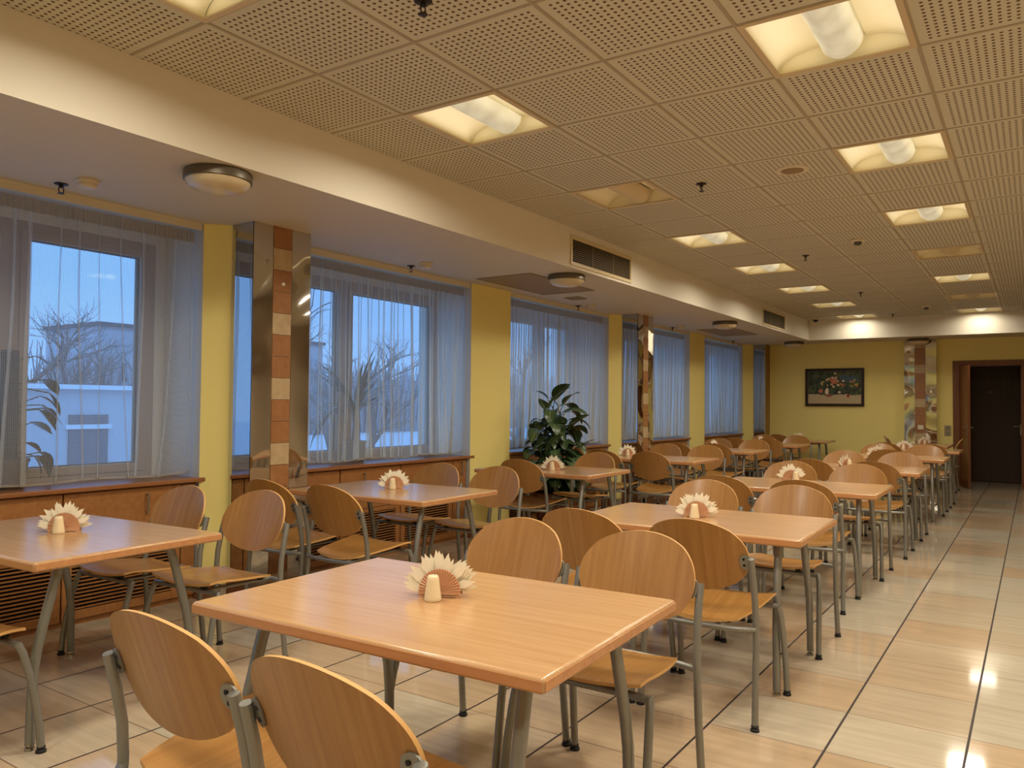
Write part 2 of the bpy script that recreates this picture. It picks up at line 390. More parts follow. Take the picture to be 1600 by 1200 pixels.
for i, (y0, y1, ym) in enumerate(WIN):
    r = empty('window_%d' % (i+1), (XW, (y0+y1)/2, ZW0)); struct(r)
    yc = (y0+y1)/2
    def rel(mb, *a): return mb
    f = MB()
    X0, X1 = -0.075, -0.005; z0, z1 = 0.0, ZW1-ZW0
    f.box(X0, X1, y0-yc, y0-yc+0.05, z0, z1); f.box(X0, X1, y1-yc-0.05, y1-yc, z0, z1)
    for q0, q1 in ((y0-yc+0.05, ym-yc-0.03), (ym-yc+0.03, y1-yc-0.05)):
        f.box(X0, X1, q0, q1, z0, z0+0.04); f.box(X0, X1, q0, q1, z1-0.05, z1)
    f.box(X0, X1, ym-yc-0.03, ym-yc+0.03, z0, z1)
    f.build('frame', frame_m, r, bevel=0.004)
    for a, c in ((y0+0.05, ym-0.03), (ym+0.03, y1-0.05)):
        s_ = MB(); a -= yc; c -= yc; q0, q1 = z0+0.04, z1-0.05
        s_.box(X0-0.01, X1+0.012, a, a+0.055, q0, q1); s_.box(X0-0.01, X1+0.012, c-0.055, c, q0, q1)
        s_.box(X0-0.01, X1+0.012, a+0.055, c-0.055, q0, q0+0.055); s_.box(X0-0.01, X1+0.012, a+0.055, c-0.055, q1-0.055, q1)
        so = s_.build('sash', frame_m, r, bevel=0.004)
        MB().box(-0.045, -0.041, a+0.05, c-0.05, q0+0.05, q1-0.05).build('pane', glass, so)
        g2 = MB()
        for k in ((a+0.055, a+0.062, q0+0.055, q1-0.055), (c-0.062, c-0.055, q0+0.055, q1-0.055), (a+0.055, c-0.055, q0+0.055, q0+0.062), (a+0.055, c-0.055, q1-0.062, q1-0.055)):
            g2.box(-0.052, -0.03, *k)
        g2.build('gasket', seal, so)
# ================================================================== ceiling luminaires
wing_m = mat('reflector_enamel', lin(250, 240, 206), 0.35)
rim_m = mat('luminaire_rim', lin(206, 184, 146), 0.35)
def emis(name, col, strength):
    m = mat(name, lin(196, 188, 158), 0.4)
    b_ = bsdf(m); b_.inputs['Emission Color'].default_value = col; b_.inputs['Emission Strength'].default_value = strength
    return m
basket_on = emis('lit_basket', (1.0, 0.92, 0.66, 1), 0.9)
g = N(basket_on, 'ShaderNodeTexCoord'); vm = N(basket_on, 'ShaderNodeTexNoise', i_Scale=9.0, i_Detail=2.0)
L(basket_on, g.outputs['Object'], vm.inputs['Vector']); sb_ = N(basket_on, 'ShaderNodeSeparateXYZ'); L(basket_on, g.outputs['Object'], sb_.inputs[0])
perf = math_n(basket_on, 'LESS_THAN', math_n(basket_on, 'FRACT', math_n(basket_on, 'DIVIDE', sb_.outputs[1], 0.012)), 0.4)
L(basket_on, math_n(basket_on, 'MULTIPLY_ADD', perf, 0.10, math_n(basket_on, 'MULTIPLY_ADD', vm.outputs['Fac'], 0.45, 0.12)), bsdf(basket_on).inputs['Emission Strength'])
basket_off = mat('unlit_basket', lin(216, 196, 156), 0.5)
wing_off = mat('unlit_reflector', lin(200, 172, 128), 0.5)
TOP = 0.105
def luminaire_parts(root, lit):
    wm = wing_m if lit else wing_m
    h = MB(); h.box(-0.296, -0.286, -0.296, 0.296, 0.0, TOP+0.01); h.box(0.286, 0.296, -0.296, 0.296, 0.0, TOP+0.01)
    h.box(-0.286, 0.286, -0.296, -0.286, 0.0, TOP+0.01); h.box(-0.286, 0.286, 0.286, 0.296, 0.0, TOP+0.01); h.box(-0.286, 0.286, -0.286, 0.286, TOP, TOP+0.01)
    h.build('housing', wm, root)
    r = MB()
    for a in (-1, 1):
        r.box(min(a*0.272, a*0.299), max(a*0.272, a*0.299), -0.299, 0.299, -0.008, 0.001); r.box(-0.272, 0.272, min(a*0.272, a*0.299), max(a*0.272, a*0.299), -0.008, 0.001)
    r.build('rim', rim_m, root, bevel=0.002)
    for s in (-1, 1):
        wg = MB()
        def fn(u, v, s=s):
            a = u*math.pi/2
            return (s*(0.285 - 0.19*(1-math.cos(a))), -0.284+0.568*v, 0.003 + (TOP-0.012)*math.sin(a))
        wg.grid(fn, 12, 1); wg.build('reflector_wing', wm, root, smooth=60)
        ar = MB()
        pts = [(s*(0.283 - 0.19*(1-math.cos(u*math.pi/20))), 0.281, 0.004+(TOP-0.014)*math.sin(u*math.pi/20)) for u in range(11)]
        ar.tube(pts, 0.0022, 5); ar.build('end_rib', wm, root, smooth=60)
    k = MB(); R = 0.088; n = 14
    def fb(u, v):
        a = math.pi*(1+u)
        return (R*math.cos(a), -0.262+0.524*v, 0.090+R*math.sin(a)*0.98)
    k.grid(fb, n, 10)
    for y in (-0.262, 0.262):
        k.add([(R*math.cos(math.pi*(1+i/n)), y, 0.090+R*0.98*math.sin(math.pi*(1+i/n))) for i in range(n+1)], [tuple(range(n+1))])
    k.build('diffuser_basket', basket_on if lit else basket_off, root, smooth=50)
    c = MB(); c.tube([(0.0885*math.cos(math.pi*(1+i/n)), 0.262, 0.09+0.0885*0.98*math.sin(math.pi*(1+i/n))) for i in range(n+1)], 0.003, 5)
    c.build('basket_rim', wm, root, smooth=50)
def lamp(name, parent, loc, rot, sx_, sy_, watt, spread=180):
    ld = bpy.data.lights.new(name, 'AREA'); ld.shape = 'RECTANGLE'; ld.size = sx_; ld.size_y = sy_; ld.energy = watt; ld.color = LAMP_COL; ld.spread = math.radians(spread)
    lo = bpy.data.objects.new(name, ld); COL.objects.link(lo); lo.parent = parent; lo.location = loc; lo.rotation_euler = rot
    return lo
protoL = {}
names_row = {0: 'nearest the windows', 3: 'over the aisle', 6: 'added at right, unseen'}
ordn = ['frontmost', 'second', 'third', 'fourth', 'fifth', 'sixth', 'seventh', 'eighth', 'ninth', 'tenth']
vis_no = {}
for (u, v, st) in lights:
    loc = (GX+0.6*u+0.3, GY+0.6*v+0.3, H)
    if st not in protoL:
        o = empty('ceiling_luminaire', loc); luminaire_parts(o, st)
        if st:
            lamp('lamp', o, (0, 0, -0.004), (0, 0, 0), 0.34, 0.40, LAMP_W, 166)
            for s in (-1, 1): lamp('lamp', o, (s*0.185, 0, 0.012), (0, math.radians(180), 0), 0.16, 0.5, WING_W, 180)  # unseen lamps added inside the housing to brighten the wings
        protoL[st] = o; register(o)
    else:
        o = dup(protoL[st]); o.location = loc
    if st and v >= 14:                       # far-end lamps turned down to keep the end wall and bulkhead darker
        for q in [q for q in COL.objects if q.parent == o and q.type == 'LIGHT']:
            q.data = q.data.copy(); q.data.energy *= (0.34 if v == 17 else 0.6)
    idx = {-7: 'first, hidden', -4: 'second, at the top edge', -1: 'third', 2: 'fourth', 5: 'fifth', 8: 'sixth', 11: 'seventh', 14: 'eighth', 17: 'ninth and last'}[v]
    tag(o, '%s square ceiling light, %s in the row %s' % ('glowing' if st else 'unlit', idx, names_row[u]), 'ceiling light', 'recessed ceiling lights')
# ================================================================== tables
TW, TD, TZ = 1.19, 0.82, 0.72
def table_proto(name):
    r = empty(name)
    # rounded top with a softened edge band
    MB().box(-TW/2, TW/2, -TD/2, TD/2, TZ-0.038, TZ).build('tabletop', [beech], r, smooth=40, bevel=0.011, seg=3)
    e_ = MB(); th = 0.0012
    for x0, x1, y0, y1 in ((-TW/2-th, -TW/2+0.001, -TD/2+0.006, TD/2-0.006), (TW/2-0.001, TW/2+th, -TD/2+0.006, TD/2-0.006), (-TW/2+0.006, TW/2-0.006, -TD/2-th, -TD/2+0.001), (-TW/2+0.006, TW/2-0.006, TD/2-0.001, TD/2+th)):
        e_.box(x0, x1, y0, y1, TZ-0.03, TZ-0.008)
    e_.build('edge_band', beech_edge, r)
    a = MB()
    for s in (-1, 1):
        a.tube([(s*0.455, -0.245, TZ-0.052), (s*0.455, 0.245, TZ-0.052)], 0.014, 8)
        a.tube([(-0.455, s*0.20, TZ-0.052), (0.455, s*0.20, TZ-0.052)], 0.014, 8)
    a.build('under_frame', steel_tube, r, smooth=60)
    for sx_ in (-1, 1):
        for sy_ in (-1, 1):
            l = MB(); P = [(0.455, 0.235, 0.682), (0.459, 0.262, 0.60), (0.463, 0.300, 0.46), (0.467, 0.325, 0.36), (0.470, 0.338, 0.27), (0.472, 0.343, 0.15), (0.473, 0.345, 0.026)]
            l.tube([(sx_*x, sy_*y, z) for x, y, z in P], [0.0185]*3+[0.018]*2+[0.0175]*2, 14)
            lo = l.build('leg', steel_tube, r, smooth=50)
            g_ = MB(); g_.lathe([(0.0175, 0.026), (0.0185, 0.022), (0.010, 0.019), (0.010, 0.013), (0.017, 0.011), (0.018, 0.0)], 14, (sx_*0.473, sy_*0.345, 0))
            g_.build('glide_foot', glide, lo, smooth=40)
    return r
# ================================================================== chairs
def chair_proto(name):
    r = empty(name)
    a, bb, zc, tk = 0.226, 0.153, 0.687, 0.011
    def P(u, v, off):
        u, v = 2*u-1, 2*v-1
        k = 0.94
        x = a*u*math.sqrt(1-0.5*k*v*v); z = bb*v*math.sqrt(1-0.5*k*u*u)
        sag = 0.038*(1-(x/a)**2)
        y = -0.236 - sag - (z)*0.35
        return (x, y-off, zc+z)
    # the lower edge is a little fuller than the upper one
    m_ = MB(); m_.slab(lambda u, v: P(u, v, 0), lambda u, v: P(u, v, tk), 22, 16, 0, 1)
    m_.build('backrest', [ply, ply_edge], r, smooth=50)
    def S(u, v, off):
        u, v = 2*u-1, 2*v-1                      # v=-1 rear, +1 front
        k = 0.42 if v < 0 else 0.22
        x = u*math.sqrt(1-0.5*k*v*v); y = v*math.sqrt(1-0.5*k*u*u)
        wdt = 0.212 + 0.020*y
        X = x*wdt; Y = 0.005 + y*0.190 if y > 0 else 0.005+y*0.248
        z = 0.437 + 0.022*y + 0.020*x*x
        if y > 0.55: z -= 0.012*((y-0.55)/0.45)**2
        z -= 0.008*math.exp(-((y+0.15)/0.4)**2)*(1-x*x)
        return (X, Y, z-off)
    m_ = MB(); m_.slab(lambda u, v: S(u, v, 0), lambda u, v: S(u, v, tk), 20, 22, 0, 1)
    m_.build('seat', [ply_seat, ply_edge], r, smooth=50)
    for s in (-1, 1):
        l = MB(); P_ = [(0.250, -0.250, 0.018), (0.248, -0.240, 0.11), (0.246, -0.228, 0.22), (0.246, -0.219, 0.33), (0.244, -0.216, 0.42), (0.242, -0.222, 0.51), (0.240, -0.240, 0.60), (0.238, -0.264, 0.690)]
        l.tube([(s*x, y, z) for x, y, z in P_], 0.0138, 12); lo = l.build('leg', steel_tube, r, smooth=50)
        f_ = MB(); f_.lathe([(0.013, 0.026), (0.0165, 0.020), (0.012, 0.014), (0.018, 0.010), (0.0185, 0.0)], 12, (s*0.250, -0.251, 0)); f_.build('foot_cap', black, lo, smooth=40)
        l = MB(); P_ = [(0.232, 0.150, 0.418), (0.240, 0.166, 0.38), (0.245, 0.188, 0.30), (0.249, 0.208, 0.20), (0.251, 0.224, 0.10), (0.252, 0.231, 0.018)]
        l.tube([(s*x, y, z) for x, y, z in P_], 0.0138, 12); lo = l.build('leg', steel_tube, r, smooth=50)
        f_ = MB(); f_.lathe([(0.013, 0.026), (0.0165, 0.020), (0.012, 0.014), (0.018, 0.010), (0.0185, 0.0)], 12, (s*0.252, 0.2315, 0)); f_.build('foot_cap', black, lo, smooth=40)
        # bracket plate with two screws behind the backrest
        br = MB(); n = 14
        def Q(i, off):
            t = 2*math.pi*i/n; x = 0.213+0.024*math.cos(t); z = 0.672+0.033*math.sin(t)
            yy = -0.236 - 0.038*(1-(min(x, 0.226)/a)**2) - (z-zc)*0.35 - tk - 0.0012
            return (s*x, yy-off, z)
        v_ = [Q(i, 0) for i in range(n)] + [Q(i, 0.006) for i in range(n)]
        br.add(v_, [tuple(range(n)), tuple(range(2*n-1, n-1, -1))] + [(i, (i+1) % n, n+(i+1) % n, n+i) for i in range(n)])
        bo = br.build('bracket', steel_tube, r, smooth=40)
        sc_ = MB()
        for zz in (0.659, 0.685):
            yy = -0.236 - 0.038*(1-(0.207/a)**2) - (zz-zc)*0.35 - tk - 0.006
            sc_.tube([(s*0.207, yy, zz), (s*0.207, yy-0.004, zz)], 0.0055, 8)
        sc_.build('screw', screw_m, bo)
    rr = MB(); rr.tube([(0.244*math.sin(t*math.pi/16*1.0), -0.216-0.058*math.cos(t*math.pi/16)**1.0, 0.398) for t in range(-8, 9)], 0.0115, 10)
    rr.build('rear_rail', steel_tube, r, smooth=50)
    fr_ = MB(); fr_.tube([(-0.240, 0.150, 0.414), (0.240, 0.150, 0.414)], 0.0125, 10); fr_.build('front_rail', steel_tube, r, smooth=50)
    for s in (-1, 1):
        sr = MB(); sr.tube([(s*0.115, -0.262, 0.400), (s*0.120, -0.1, 0.406), (s*0.125, 0.150, 0.412)], 0.009, 8); sr.build('side_rail', steel_tube, r, smooth=50)
        MB().box(s*0.12-0.012, s*0.12+0.012, -0.205, -0.175, 0.404, 0.412).build('rubber_spacer', black, r)
        MB().box(s*0.13-0.012, s*0.13+0.012, 0.137, 0.163, 0.422, 0.441).build('rubber_spacer', black, r)
    return r
# ================================================================== napkin holders, shakers, napkins
def holder_proto():
    r = empty('napkin_holder')
    R = 0.064; n = 44
    for s, nm in ((-1, 'front_plate'), (1, 'back_plate')):
        m_ = MB(); y0, y1 = s*0.018, s*0.024
        arc = [(math.cos(math.pi*i/n), math.sin(math.pi*i/n)) for i in range(n+1)]
        vv = [(0, s*0.0235, 0.018)]; ff = []
        for i, (c_, s_) in enumerate(arc):
            d = 0.0030 if i % 2 else -0.0020
            vv.append((R*c_, s*(0.023+d), 0.018+R*1.06*s_))
        for i in range(n+1): vv.append((R*arc[i][0], s*0.017, 0.018+R*1.06*arc[i][1]))
        vv.append((0, s*0.017, 0.018))
        K = n+2
        for i in range(n):
            ff.append((0, 1+i, 2+i) if s > 0 else (0, 2+i, 1+i)); ff.append((1+i, K+i, K+i+1, 2+i)); ff.append((2*n+3, K+i+1, K+i))
        m_.add(vv, ff)
        m_.box(-R, R, min(s*0.017, s*0.0235), max(s*0.017, s*0.0235), 0.006, 0.020)
        m_.build(nm, terracotta, r)
    b_ = MB(); b_.box(-0.058, 0.058, -0.0235, 0.0235, 0.002, 0.008); b_.box(-0.062, -0.05, -0.024, 0.024, 0, 0.005); b_.box(0.05, 0.062, -0.024, 0.024, 0, 0.005)
    b_.build('base', screw_m if False else terracotta, r)
    return r
def shaker_proto():
    r = empty('shaker')
    MB().lathe([(0.0, 0.0), (0.024, 0.0), (0.0262, 0.003), (0.0255, 0.010), (0.018, 0.064), (0.0165, 0.072), (0.013, 0.0755), (0.0, 0.0765)], 24).build('body', shaker_m, r, smooth=50)
    h = MB()
    for k in range(3): h.lathe([(0.0, 0.0766), (0.0014, 0.0766), (0.0014, 0.0772), (0, 0.0772)], 6, (0.005*math.cos(k*2.1), 0.005*math.sin(k*2.1), 0))
    h.build('pour_holes', black, r)
    return r
def napkin_mesh(a_in, wdt, ln, y):
    """a folded napkin: pointed leaf of paper, thin, doubled"""
    m_ = MB()
    for k, (yo, sp) in enumerate(((-0.00022, 1.0), (0.00022, 0.93))):
        pts = [(-0.004, 0.0), (0.004, 0.0), (wdt*sp, ln*0.70), (0.0, ln*(1.0-0.03*k)), (-wdt*sp, ln*0.70)]
        v_ = [(p[0], yo-0.00017, p[1]) for p in pts] + [(p[0], yo+0.00017, p[1]) for p in pts]
        n = 5
        m_.add(v_, [(0, 1, 2, 3, 4), (9, 8, 7, 6, 5)] + [(i, n+i, n+(i+1) % n, (i+1) % n) for i in range(n)])
    return m_.mesh('napkin', napkin_m)
NAPM = [napkin_mesh(0, 0.0125, 0.112, 0), napkin_mesh(0, 0.015, 0.119, 0), napkin_mesh(0, 0.011, 0.103, 0)]
holder0 = None; shaker0 = None
HOLD = []
def set_holder(x, y, rz, where, shaker=True, n=15, spread=1.0, sh=(-0.012, -0.062)):
    global holder0, shaker0
    if holder0 is None:
        holder0 = holder_proto(); register(holder0); h = holder0
    else: h = dup(holder0)
    h.location = (x, y, TZ+0.0003); h.rotation_euler = (0, 0, rz)
    tag(h, 'terracotta half-round napkin holder on the %s' % where, 'napkin holder', 'napkin holders on the tables')
    if shaker:
        if shaker0 is None:
            shaker0 = shaker_proto(); register(shaker0); s = shaker0
        else: s = dup(shaker0)
        dx, dy = sh
        s.location = (x+dx*math.cos(rz)-dy*math.sin(rz), y+dx*math.sin(rz)+dy*math.cos(rz), TZ+0.0003)
        tag(s, 'cream tapered shaker beside the napkin holder on the %s' % where, 'shaker', 'shakers on the tables')
    rs = random.Random(int(1000*(x+10)+y))
    for k in range(n):
        t = (k+0.5)/n; ang = (-90 + 180*t)*spread + rs.uniform(-3, 3)
        ang = max(-86, min(86, ang))
        o = bpy.data.objects.new('napkin', NAPM[rs.randrange(3)]); COL.objects.link(o)
        yo = -0.0125 + 0.025*((k*(7 if n % 7 else 8)) % n)/n
        o.location = (x - yo*math.sin(rz), y + yo*math.cos(rz), TZ+0.020)
        o.rotation_euler = (0, math.radians(ang), rz)
        tag(o, 'folded white paper napkin fanned out of the holder on the %s' % where, 'napkin', 'napkins in the holder on the %s' % where)
# ------------------------------------------------------------------ lay out tables and chairs
tp = table_proto('dining_table'); register(tp); tp_used = [False]
cp = chair_proto('dining_chair'); register(cp); cp_used = [False]
def put_table(x, y, rz, label):
    o = dup(tp) if tp_used[0] else tp
    tp_used[0] = True
    o.location = (x, y, 0); o.rotation_euler = (0, 0, rz); tag(o, label, 'table', 'beech tables of the canteen')
def put_chair(x, y, rz, label):
    o = dup(cp) if cp_used[0] else cp
    cp_used[0] = True
    o.location = (x, y, 0); o.rotation_euler = (0, 0, rz); tag(o, label, 'chair', 'oval-backed beech chairs')
R_ = math.radians
nm = ['frontmost', 'second', 'third', 'fourth', 'fifth', 'sixth', 'seventh']
# aisle row: centre x, centre y, turn of the table, near chairs (x, y, turn), far chairs (x, y, turn)
AISLE = [
    (-1.487, 1.825, 2.2, [(-1.656, 1.318, 1), (-1.108, 1.300, -1)], [(-1.757, 2.390, 180), (-1.212, 2.375, 180)]),
    (-1.462, 3.975, 1.0, [(-1.740, 3.435, 0), (-1.197, 3.437, 0)], [(-1.742, 4.525, 181), (-1.195, 4.515, 180)]),
    (-1.490, 6.160, 0.5, [(-1.810, 5.550, 0), (-1.268, 5.540, 0)], [(-1.765, 6.710, 180), (-1.222, 6.702, 180)]),
    (-1.462, 8.320, 0.0, [(-1.735, 7.780, 0), (-1.190, 7.776, 0)], [(-1.735, 8.862, 180), (-1.190, 8.868, 180)]),
    (-1.455, 10.50, 0.0, [(-1.400, 10.06, 1)], [(-1.728, 11.04, 180), (-1.184, 11.045, 180)]),
    (-1.450, 12.55, 0.0, [(-1.722, 12.005, 0), (-1.178, 12.00, 0)], []),
]
for i, (x, y, rz, near, far) in enumerate(AISLE):
    wh = '%s aisle-row table' % nm[i]
    put_table(x, y, R_(rz), 'beech table with grey tube legs, the %s in the row beside the aisle' % nm[i])
    for side, lst in (('near', near), ('far', far)):
        for k, (cx_, cy_, a) in enumerate(lst):
            who = ('left-hand', 'right-hand')[k] if len(lst) == 2 else 'lone'
            how = 'seen from behind' if side == 'near' else 'facing the viewer'
            put_chair(cx_, cy_, R_(a), '%s oval-backed chair %s at the %s' % (who, how, wh))
WINDOW = [
    (-3.625, 1.770, 3.0, [(-3.325, 1.225, 2)], [(-3.930, 2.310, 181), (-3.408, 2.415, 183)]),
    (-3.668, 4.005, 1.5, [(-3.936, 3.450, 0), (-3.392, 3.452, 0)], [(-3.940, 4.555, 181), (-3.394, 4.575, 180)]),
    (-3.705, 6.195, 0.0, [(-3.745, 5.980, 1)], [(-3.660, 6.690, 180)]),
    (-3.600, 8.340, 0.0, [(-3.872, 7.798, 0), (-3.326, 7.796, 0)], [(-3.874, 8.970, 180), (-3.328, 8.930, 180)]),
    (-3.660, 10.55, 0.0, [(-3.932, 9.985, 0), (-3.386, 9.985, 0)], [(-3.932, 11.10, 180), (-3.386, 11.10, 180)]),
    (-3.610, 12.75, 0.0, [(-3.882, 12.205, 0), (-3.336, 12.20, 0)], [(-3.882, 13.30, 180), (-3.336, 13.31, 180)]),
]
for i, (x, y, rz, near, far) in enumerate(WINDOW):
    wh = '%s window-row table' % nm[i]
    put_table(x, y, R_(rz), 'beech table with grey tube legs, the %s in the row along the windows' % nm[i])
    for side, lst in (('near', near), ('far', far)):
        for k, (cx_, cy_, a) in enumerate(lst):
            who = ('left-hand', 'right-hand')[k] if len(lst) == 2 else 'lone'
            how = 'seen from behind' if side == 'near' else 'facing the viewer'
            put_chair(cx_, cy_, R_(a), '%s oval-backed chair %s at the %s' % (who, how, wh))
# last table of each row, against the end wall
put_table(-1.53, 14.32, R_(90), 'beech table turned lengthways before the end wall, nearest the doorway')
put_chair(-1.80, 14.49, R_(-90), 'oval-backed chair seen edge-on at the left of the table nearest the doorway')
put_chair(-1.275, 14.14, R_(90), 'oval-backed chair seen edge-on at the right of the table nearest the doorway')
put_table(-3.60, 14.62, 0, 'beech table in the corner below the framed painting')
put_chair(-3.72, 14.10, 0, 'oval-backed chair seen from behind at the corner table below the painting')
set_holder(-1.515, 1.875, R_(28), 'frontmost aisle-side table', True, 26)
set_holder(-1.50, 4.00, R_(24), 'second aisle-side table', True, 26)
set_holder(-1.63, 6.45, R_(20), 'third aisle-side table', True, 21, 0.9, (0.03, -0.06))
set_holder(-1.57, 8.26, R_(70), 'fourth aisle-side table', True, 19)
set_holder(-1.62, 10.42, R_(20), 'fifth aisle-side table', True, 19)
set_holder(-1.56, 12.43, R_(10), 'sixth aisle-side table', True, 19)
set_holder(-1.52, 14.42, R_(30), 'lengthways table nearest the doorway', True, 15)
set_holder(-3.640, 1.81, R_(52), 'frontmost window-side table', True, 23)
set_holder(-3.715, 4.07, R_(42), 'second window-side table', True, 27)
set_holder(-3.65, 6.12, R_(32), 'third window-side table', True, 19)
set_holder(-4.02, 8.45, R_(40), 'fourth window-side table', True, 23)
set_holder(-3.72, 10.60, R_(70), 'fifth window-side table', True, 8, 0.5)
set_holder(-3.69, 12.72, R_(80), 'sixth window-side table', True, 8, 0.5)
set_holder(-3.56, 14.62, R_(30), 'corner table below the painting', True, 12)
# ================================================================== cabinets and sill boards
gap_shade = mat('louver_gap_shade', lin(40, 24, 14), 0.7)
def cabinet(y0, y1, mods, seams, handles, label, i):
    X0 = XC
    r = empty('radiator_cabinet', (X0, (y0+y1)/2, 0)); yc = (y0+y1)/2
    tag(r, label, 'cabinet', 'cabinets under the windows')
    b_ = MB(); b_.box(-0.40, -0.02, y0-yc, y1-yc, 0.0, 0.03); b_.box(-0.40, -0.02, y0-yc, y0-yc+0.018, 0.03, 0.775); b_.box(-0.40, -0.02, y1-yc-0.018, y1-yc, 0.03, 0.775)
    b_.box(-0.40, -0.385, y0-yc, y1-yc, 0.03, 0.775); b_.box(-0.40, -0.02, y0-yc, y1-yc, 0.757, 0.775)
    b_.box(-0.05, -0.02, y0-yc, y1-yc, 0.03, 0.06); b_.box(-0.05, -0.02, y0-yc, y1-yc, 0.42, 0.45)
    b_.build('body', cabw, r)
    MB().box(-0.06, -0.052, y0-yc+0.02, y1-yc-0.02, 0.06, 0.757).build('gap_shade_sheet', gap_shade, r)  # near-black sheet, gives the slat gaps their shade by colour
    for (a, c, kind) in mods:
        a -= yc; c -= yc
        if kind == 'full':
            MB().box(-0.02, 0.0, a+0.002, c-0.002, 0.035, 0.768).build('filler_panel', cabw, r, bevel=0.0015)
        else:
            d = MB().box(-0.02, 0.0, a+0.002, c-0.002, 0.435, 0.768).build('door', cabw, r, bevel=0.0015)
            p = MB(); st = 0.055
            p.box(-0.02, 0.0, a+0.002, a+st, 0.035, 0.43); p.box(-0.02, 0.0, c-st, c-0.002, 0.035, 0.43)
            p.box(-0.02, 0.0, a+st, c-st, 0.035, 0.085); p.box(-0.02, 0.0, a+st, c-st, 0.395, 0.43)
            lv = p.build('louver_frame', cabw, r, bevel=0.0015)
            s_ = MB(); n = 14
            for k in range(n):
                z = 0.096 + (0.384-0.096)*k/(n-1)
                s_.box(-0.020, -0.003, a+st, c-st, z-0.0035, z+0.0035)
            s_.build('louver_slats', cabw, lv)
    for (hy, z0, z1) in handles:
        h = MB(); hy -= yc
        h.tube([(0.0, hy, z0+0.012), (0.022, hy, z0+0.012)], 0.005, 8); h.tube([(0.0, hy, z1-0.012), (0.022, hy, z1-0.012)], 0.005, 8); h.tube([(0.024, hy, z0), (0.024, hy, z1)], 0.0065, 8)
        h.build('handle', chrome, r, smooth=50)
    s = MB().box(XW, -4.615, y0-0.005, y1+0.085, 0.778, 0.805).build('sill_board', sillw, None, bevel=0.005, seg=3)
    return s
CAB = [
    (0.86, 3.16, [(0.90, 1.58, 'd'), (1.585, 2.30, 'd'), (2.305, 3.05, 'd'), (3.055, 3.155, 'full')], [(1.60, .60, .74), (2.81, .605, .735)]),
    (3.80, 6.135, [(3.82, 4.455, 'd'), (4.465, 5.18, 'd'), (5.19, 5.92, 'd'), (5.93, 6.13, 'full')], [(4.72, .60, .735), (6.05, .62, .75)]),
    (6.855, 9.17, [(6.86, 7.50, 'd'), (7.51, 8.22, 'd'), (8.23, 8.94, 'd'), (8.95, 9.16, 'full')], [(8.10, .60, .735), (9.05, .62, .75)]),
    (9.815, 12.01, [(9.83, 10.45, 'd'), (10.46, 11.15, 'd'), (11.16, 11.84, 'd'), (11.85, 12.0, 'full')], [(10.75, .60, .735), (11.72, .62, .75)]),
    (12.71, 14.79, [(12.73, 13.4, 'd'), (13.41, 14.1, 'd'), (14.11, 14.78, 'd')], [(13.30, .60, .735), (14.0, .62, .75)]),
]
ww = ['nearest window', 'second window, right of the mirrored column', 'third window, behind the tall leafy plant', 'fourth window, past the second mirrored column', 'farthest window']
for i, (y0, y1, mods, hd) in enumerate(CAB):
    s = cabinet(y0, y1, mods, None, hd, 'wooden radiator cabinet with slatted grilles under the %s' % ww[i], i)
    tag(s, 'wooden sill board on the cabinet under the %s' % ww[i], 'sill', 'sill boards')
# ================================================================== columns clad in steel and tile
def column(yc0, label, name):
    r = empty('clad_column', (-4.28, yc0, 0)); tag(r, label, 'column', 'steel and tile clad columns')
    MB().box(-0.30, -0.006, 0.004, 0.476, 0.0, ZS-0.001).build('core', cream, r)
    MB().box(-0.222, 0.001, -0.003, 0.003, 0.10, ZS-0.001).build('side_panel', flat_mirror, r)
    MB().box(-0.222, 0.001, 0.477, 0.483, 0.10, ZS-0.001).build('side_panel', flat_mirror, r)
    MB().box(-0.006, 0.002, -0.003, 0.155, 0.10, ZS-0.001).build('steel_strip', mirror_m, r)
    MB().box(-0.006, 0.002, 0.318, 0.483, 0.10, ZS-0.001).build('steel_strip', mirror_m, r)
    t = MB()
    zt = ZS-0.001; k = 0
    while zt > 0.02:
        z0 = max(zt-0.1475, 0.0)
        t.box(-0.006, 0.004, 0.160, 0.313, z0+0.002, zt-0.002 if k else zt, 1 if k % 3 == 1 else 0); zt -= 0.1475; k += 1
    t.build('tile_strip', [tile_brown, tile_pale], r)
    MB().box(-0.222, 0.004, -0.006, 0.486, 0.0, 0.10).build('plinth', skirt_m, r)
    return r
c1 = column(3.30, 'mirrored steel column with a strip of brown and pale tiles, nearest one', 1)
MB().lathe([(0.0, 0.0), (0.012, 0.0), (0.012, 0.012), (0.0, 0.014)], 10).build('sensor_button', mat('white_plastic', lin(236, 228, 206), 0.4), c1)
bt = [o for o in COL.objects if o.parent == c1 and o.name.startswith('sensor')][0]; bt.location = (0.004, 0.236, 2.12); bt.rotation_euler = (0, R_(90), 0)
column(9.31, 'mirrored steel column with a tile strip between the third and fourth windows', 2)
# third column of the window wall, a mirrored face beside the end wall
r = empty('clad_column', (-4.39, 15.05, 0)); tag(r, 'mirror-faced column in the corner beside the end wall', 'column', 'steel and tile clad columns')
MB().box(-0.112, 0.112, 0.0, 0.295, 0.0, ZS-0.001).build('core', cream, r)
MB().box(-0.105, 0.105, -0.006, -0.0005, 0.10, ZS-0.001).build('mirror_panel', flat_mirror, r)
MB().box(0.1125, 0.118, 0.0, 0.295, 0.0, ZS-0.001).build('edge_strip', mat('brass_edge', lin(150, 116, 56), 0.4, 0.4), r)
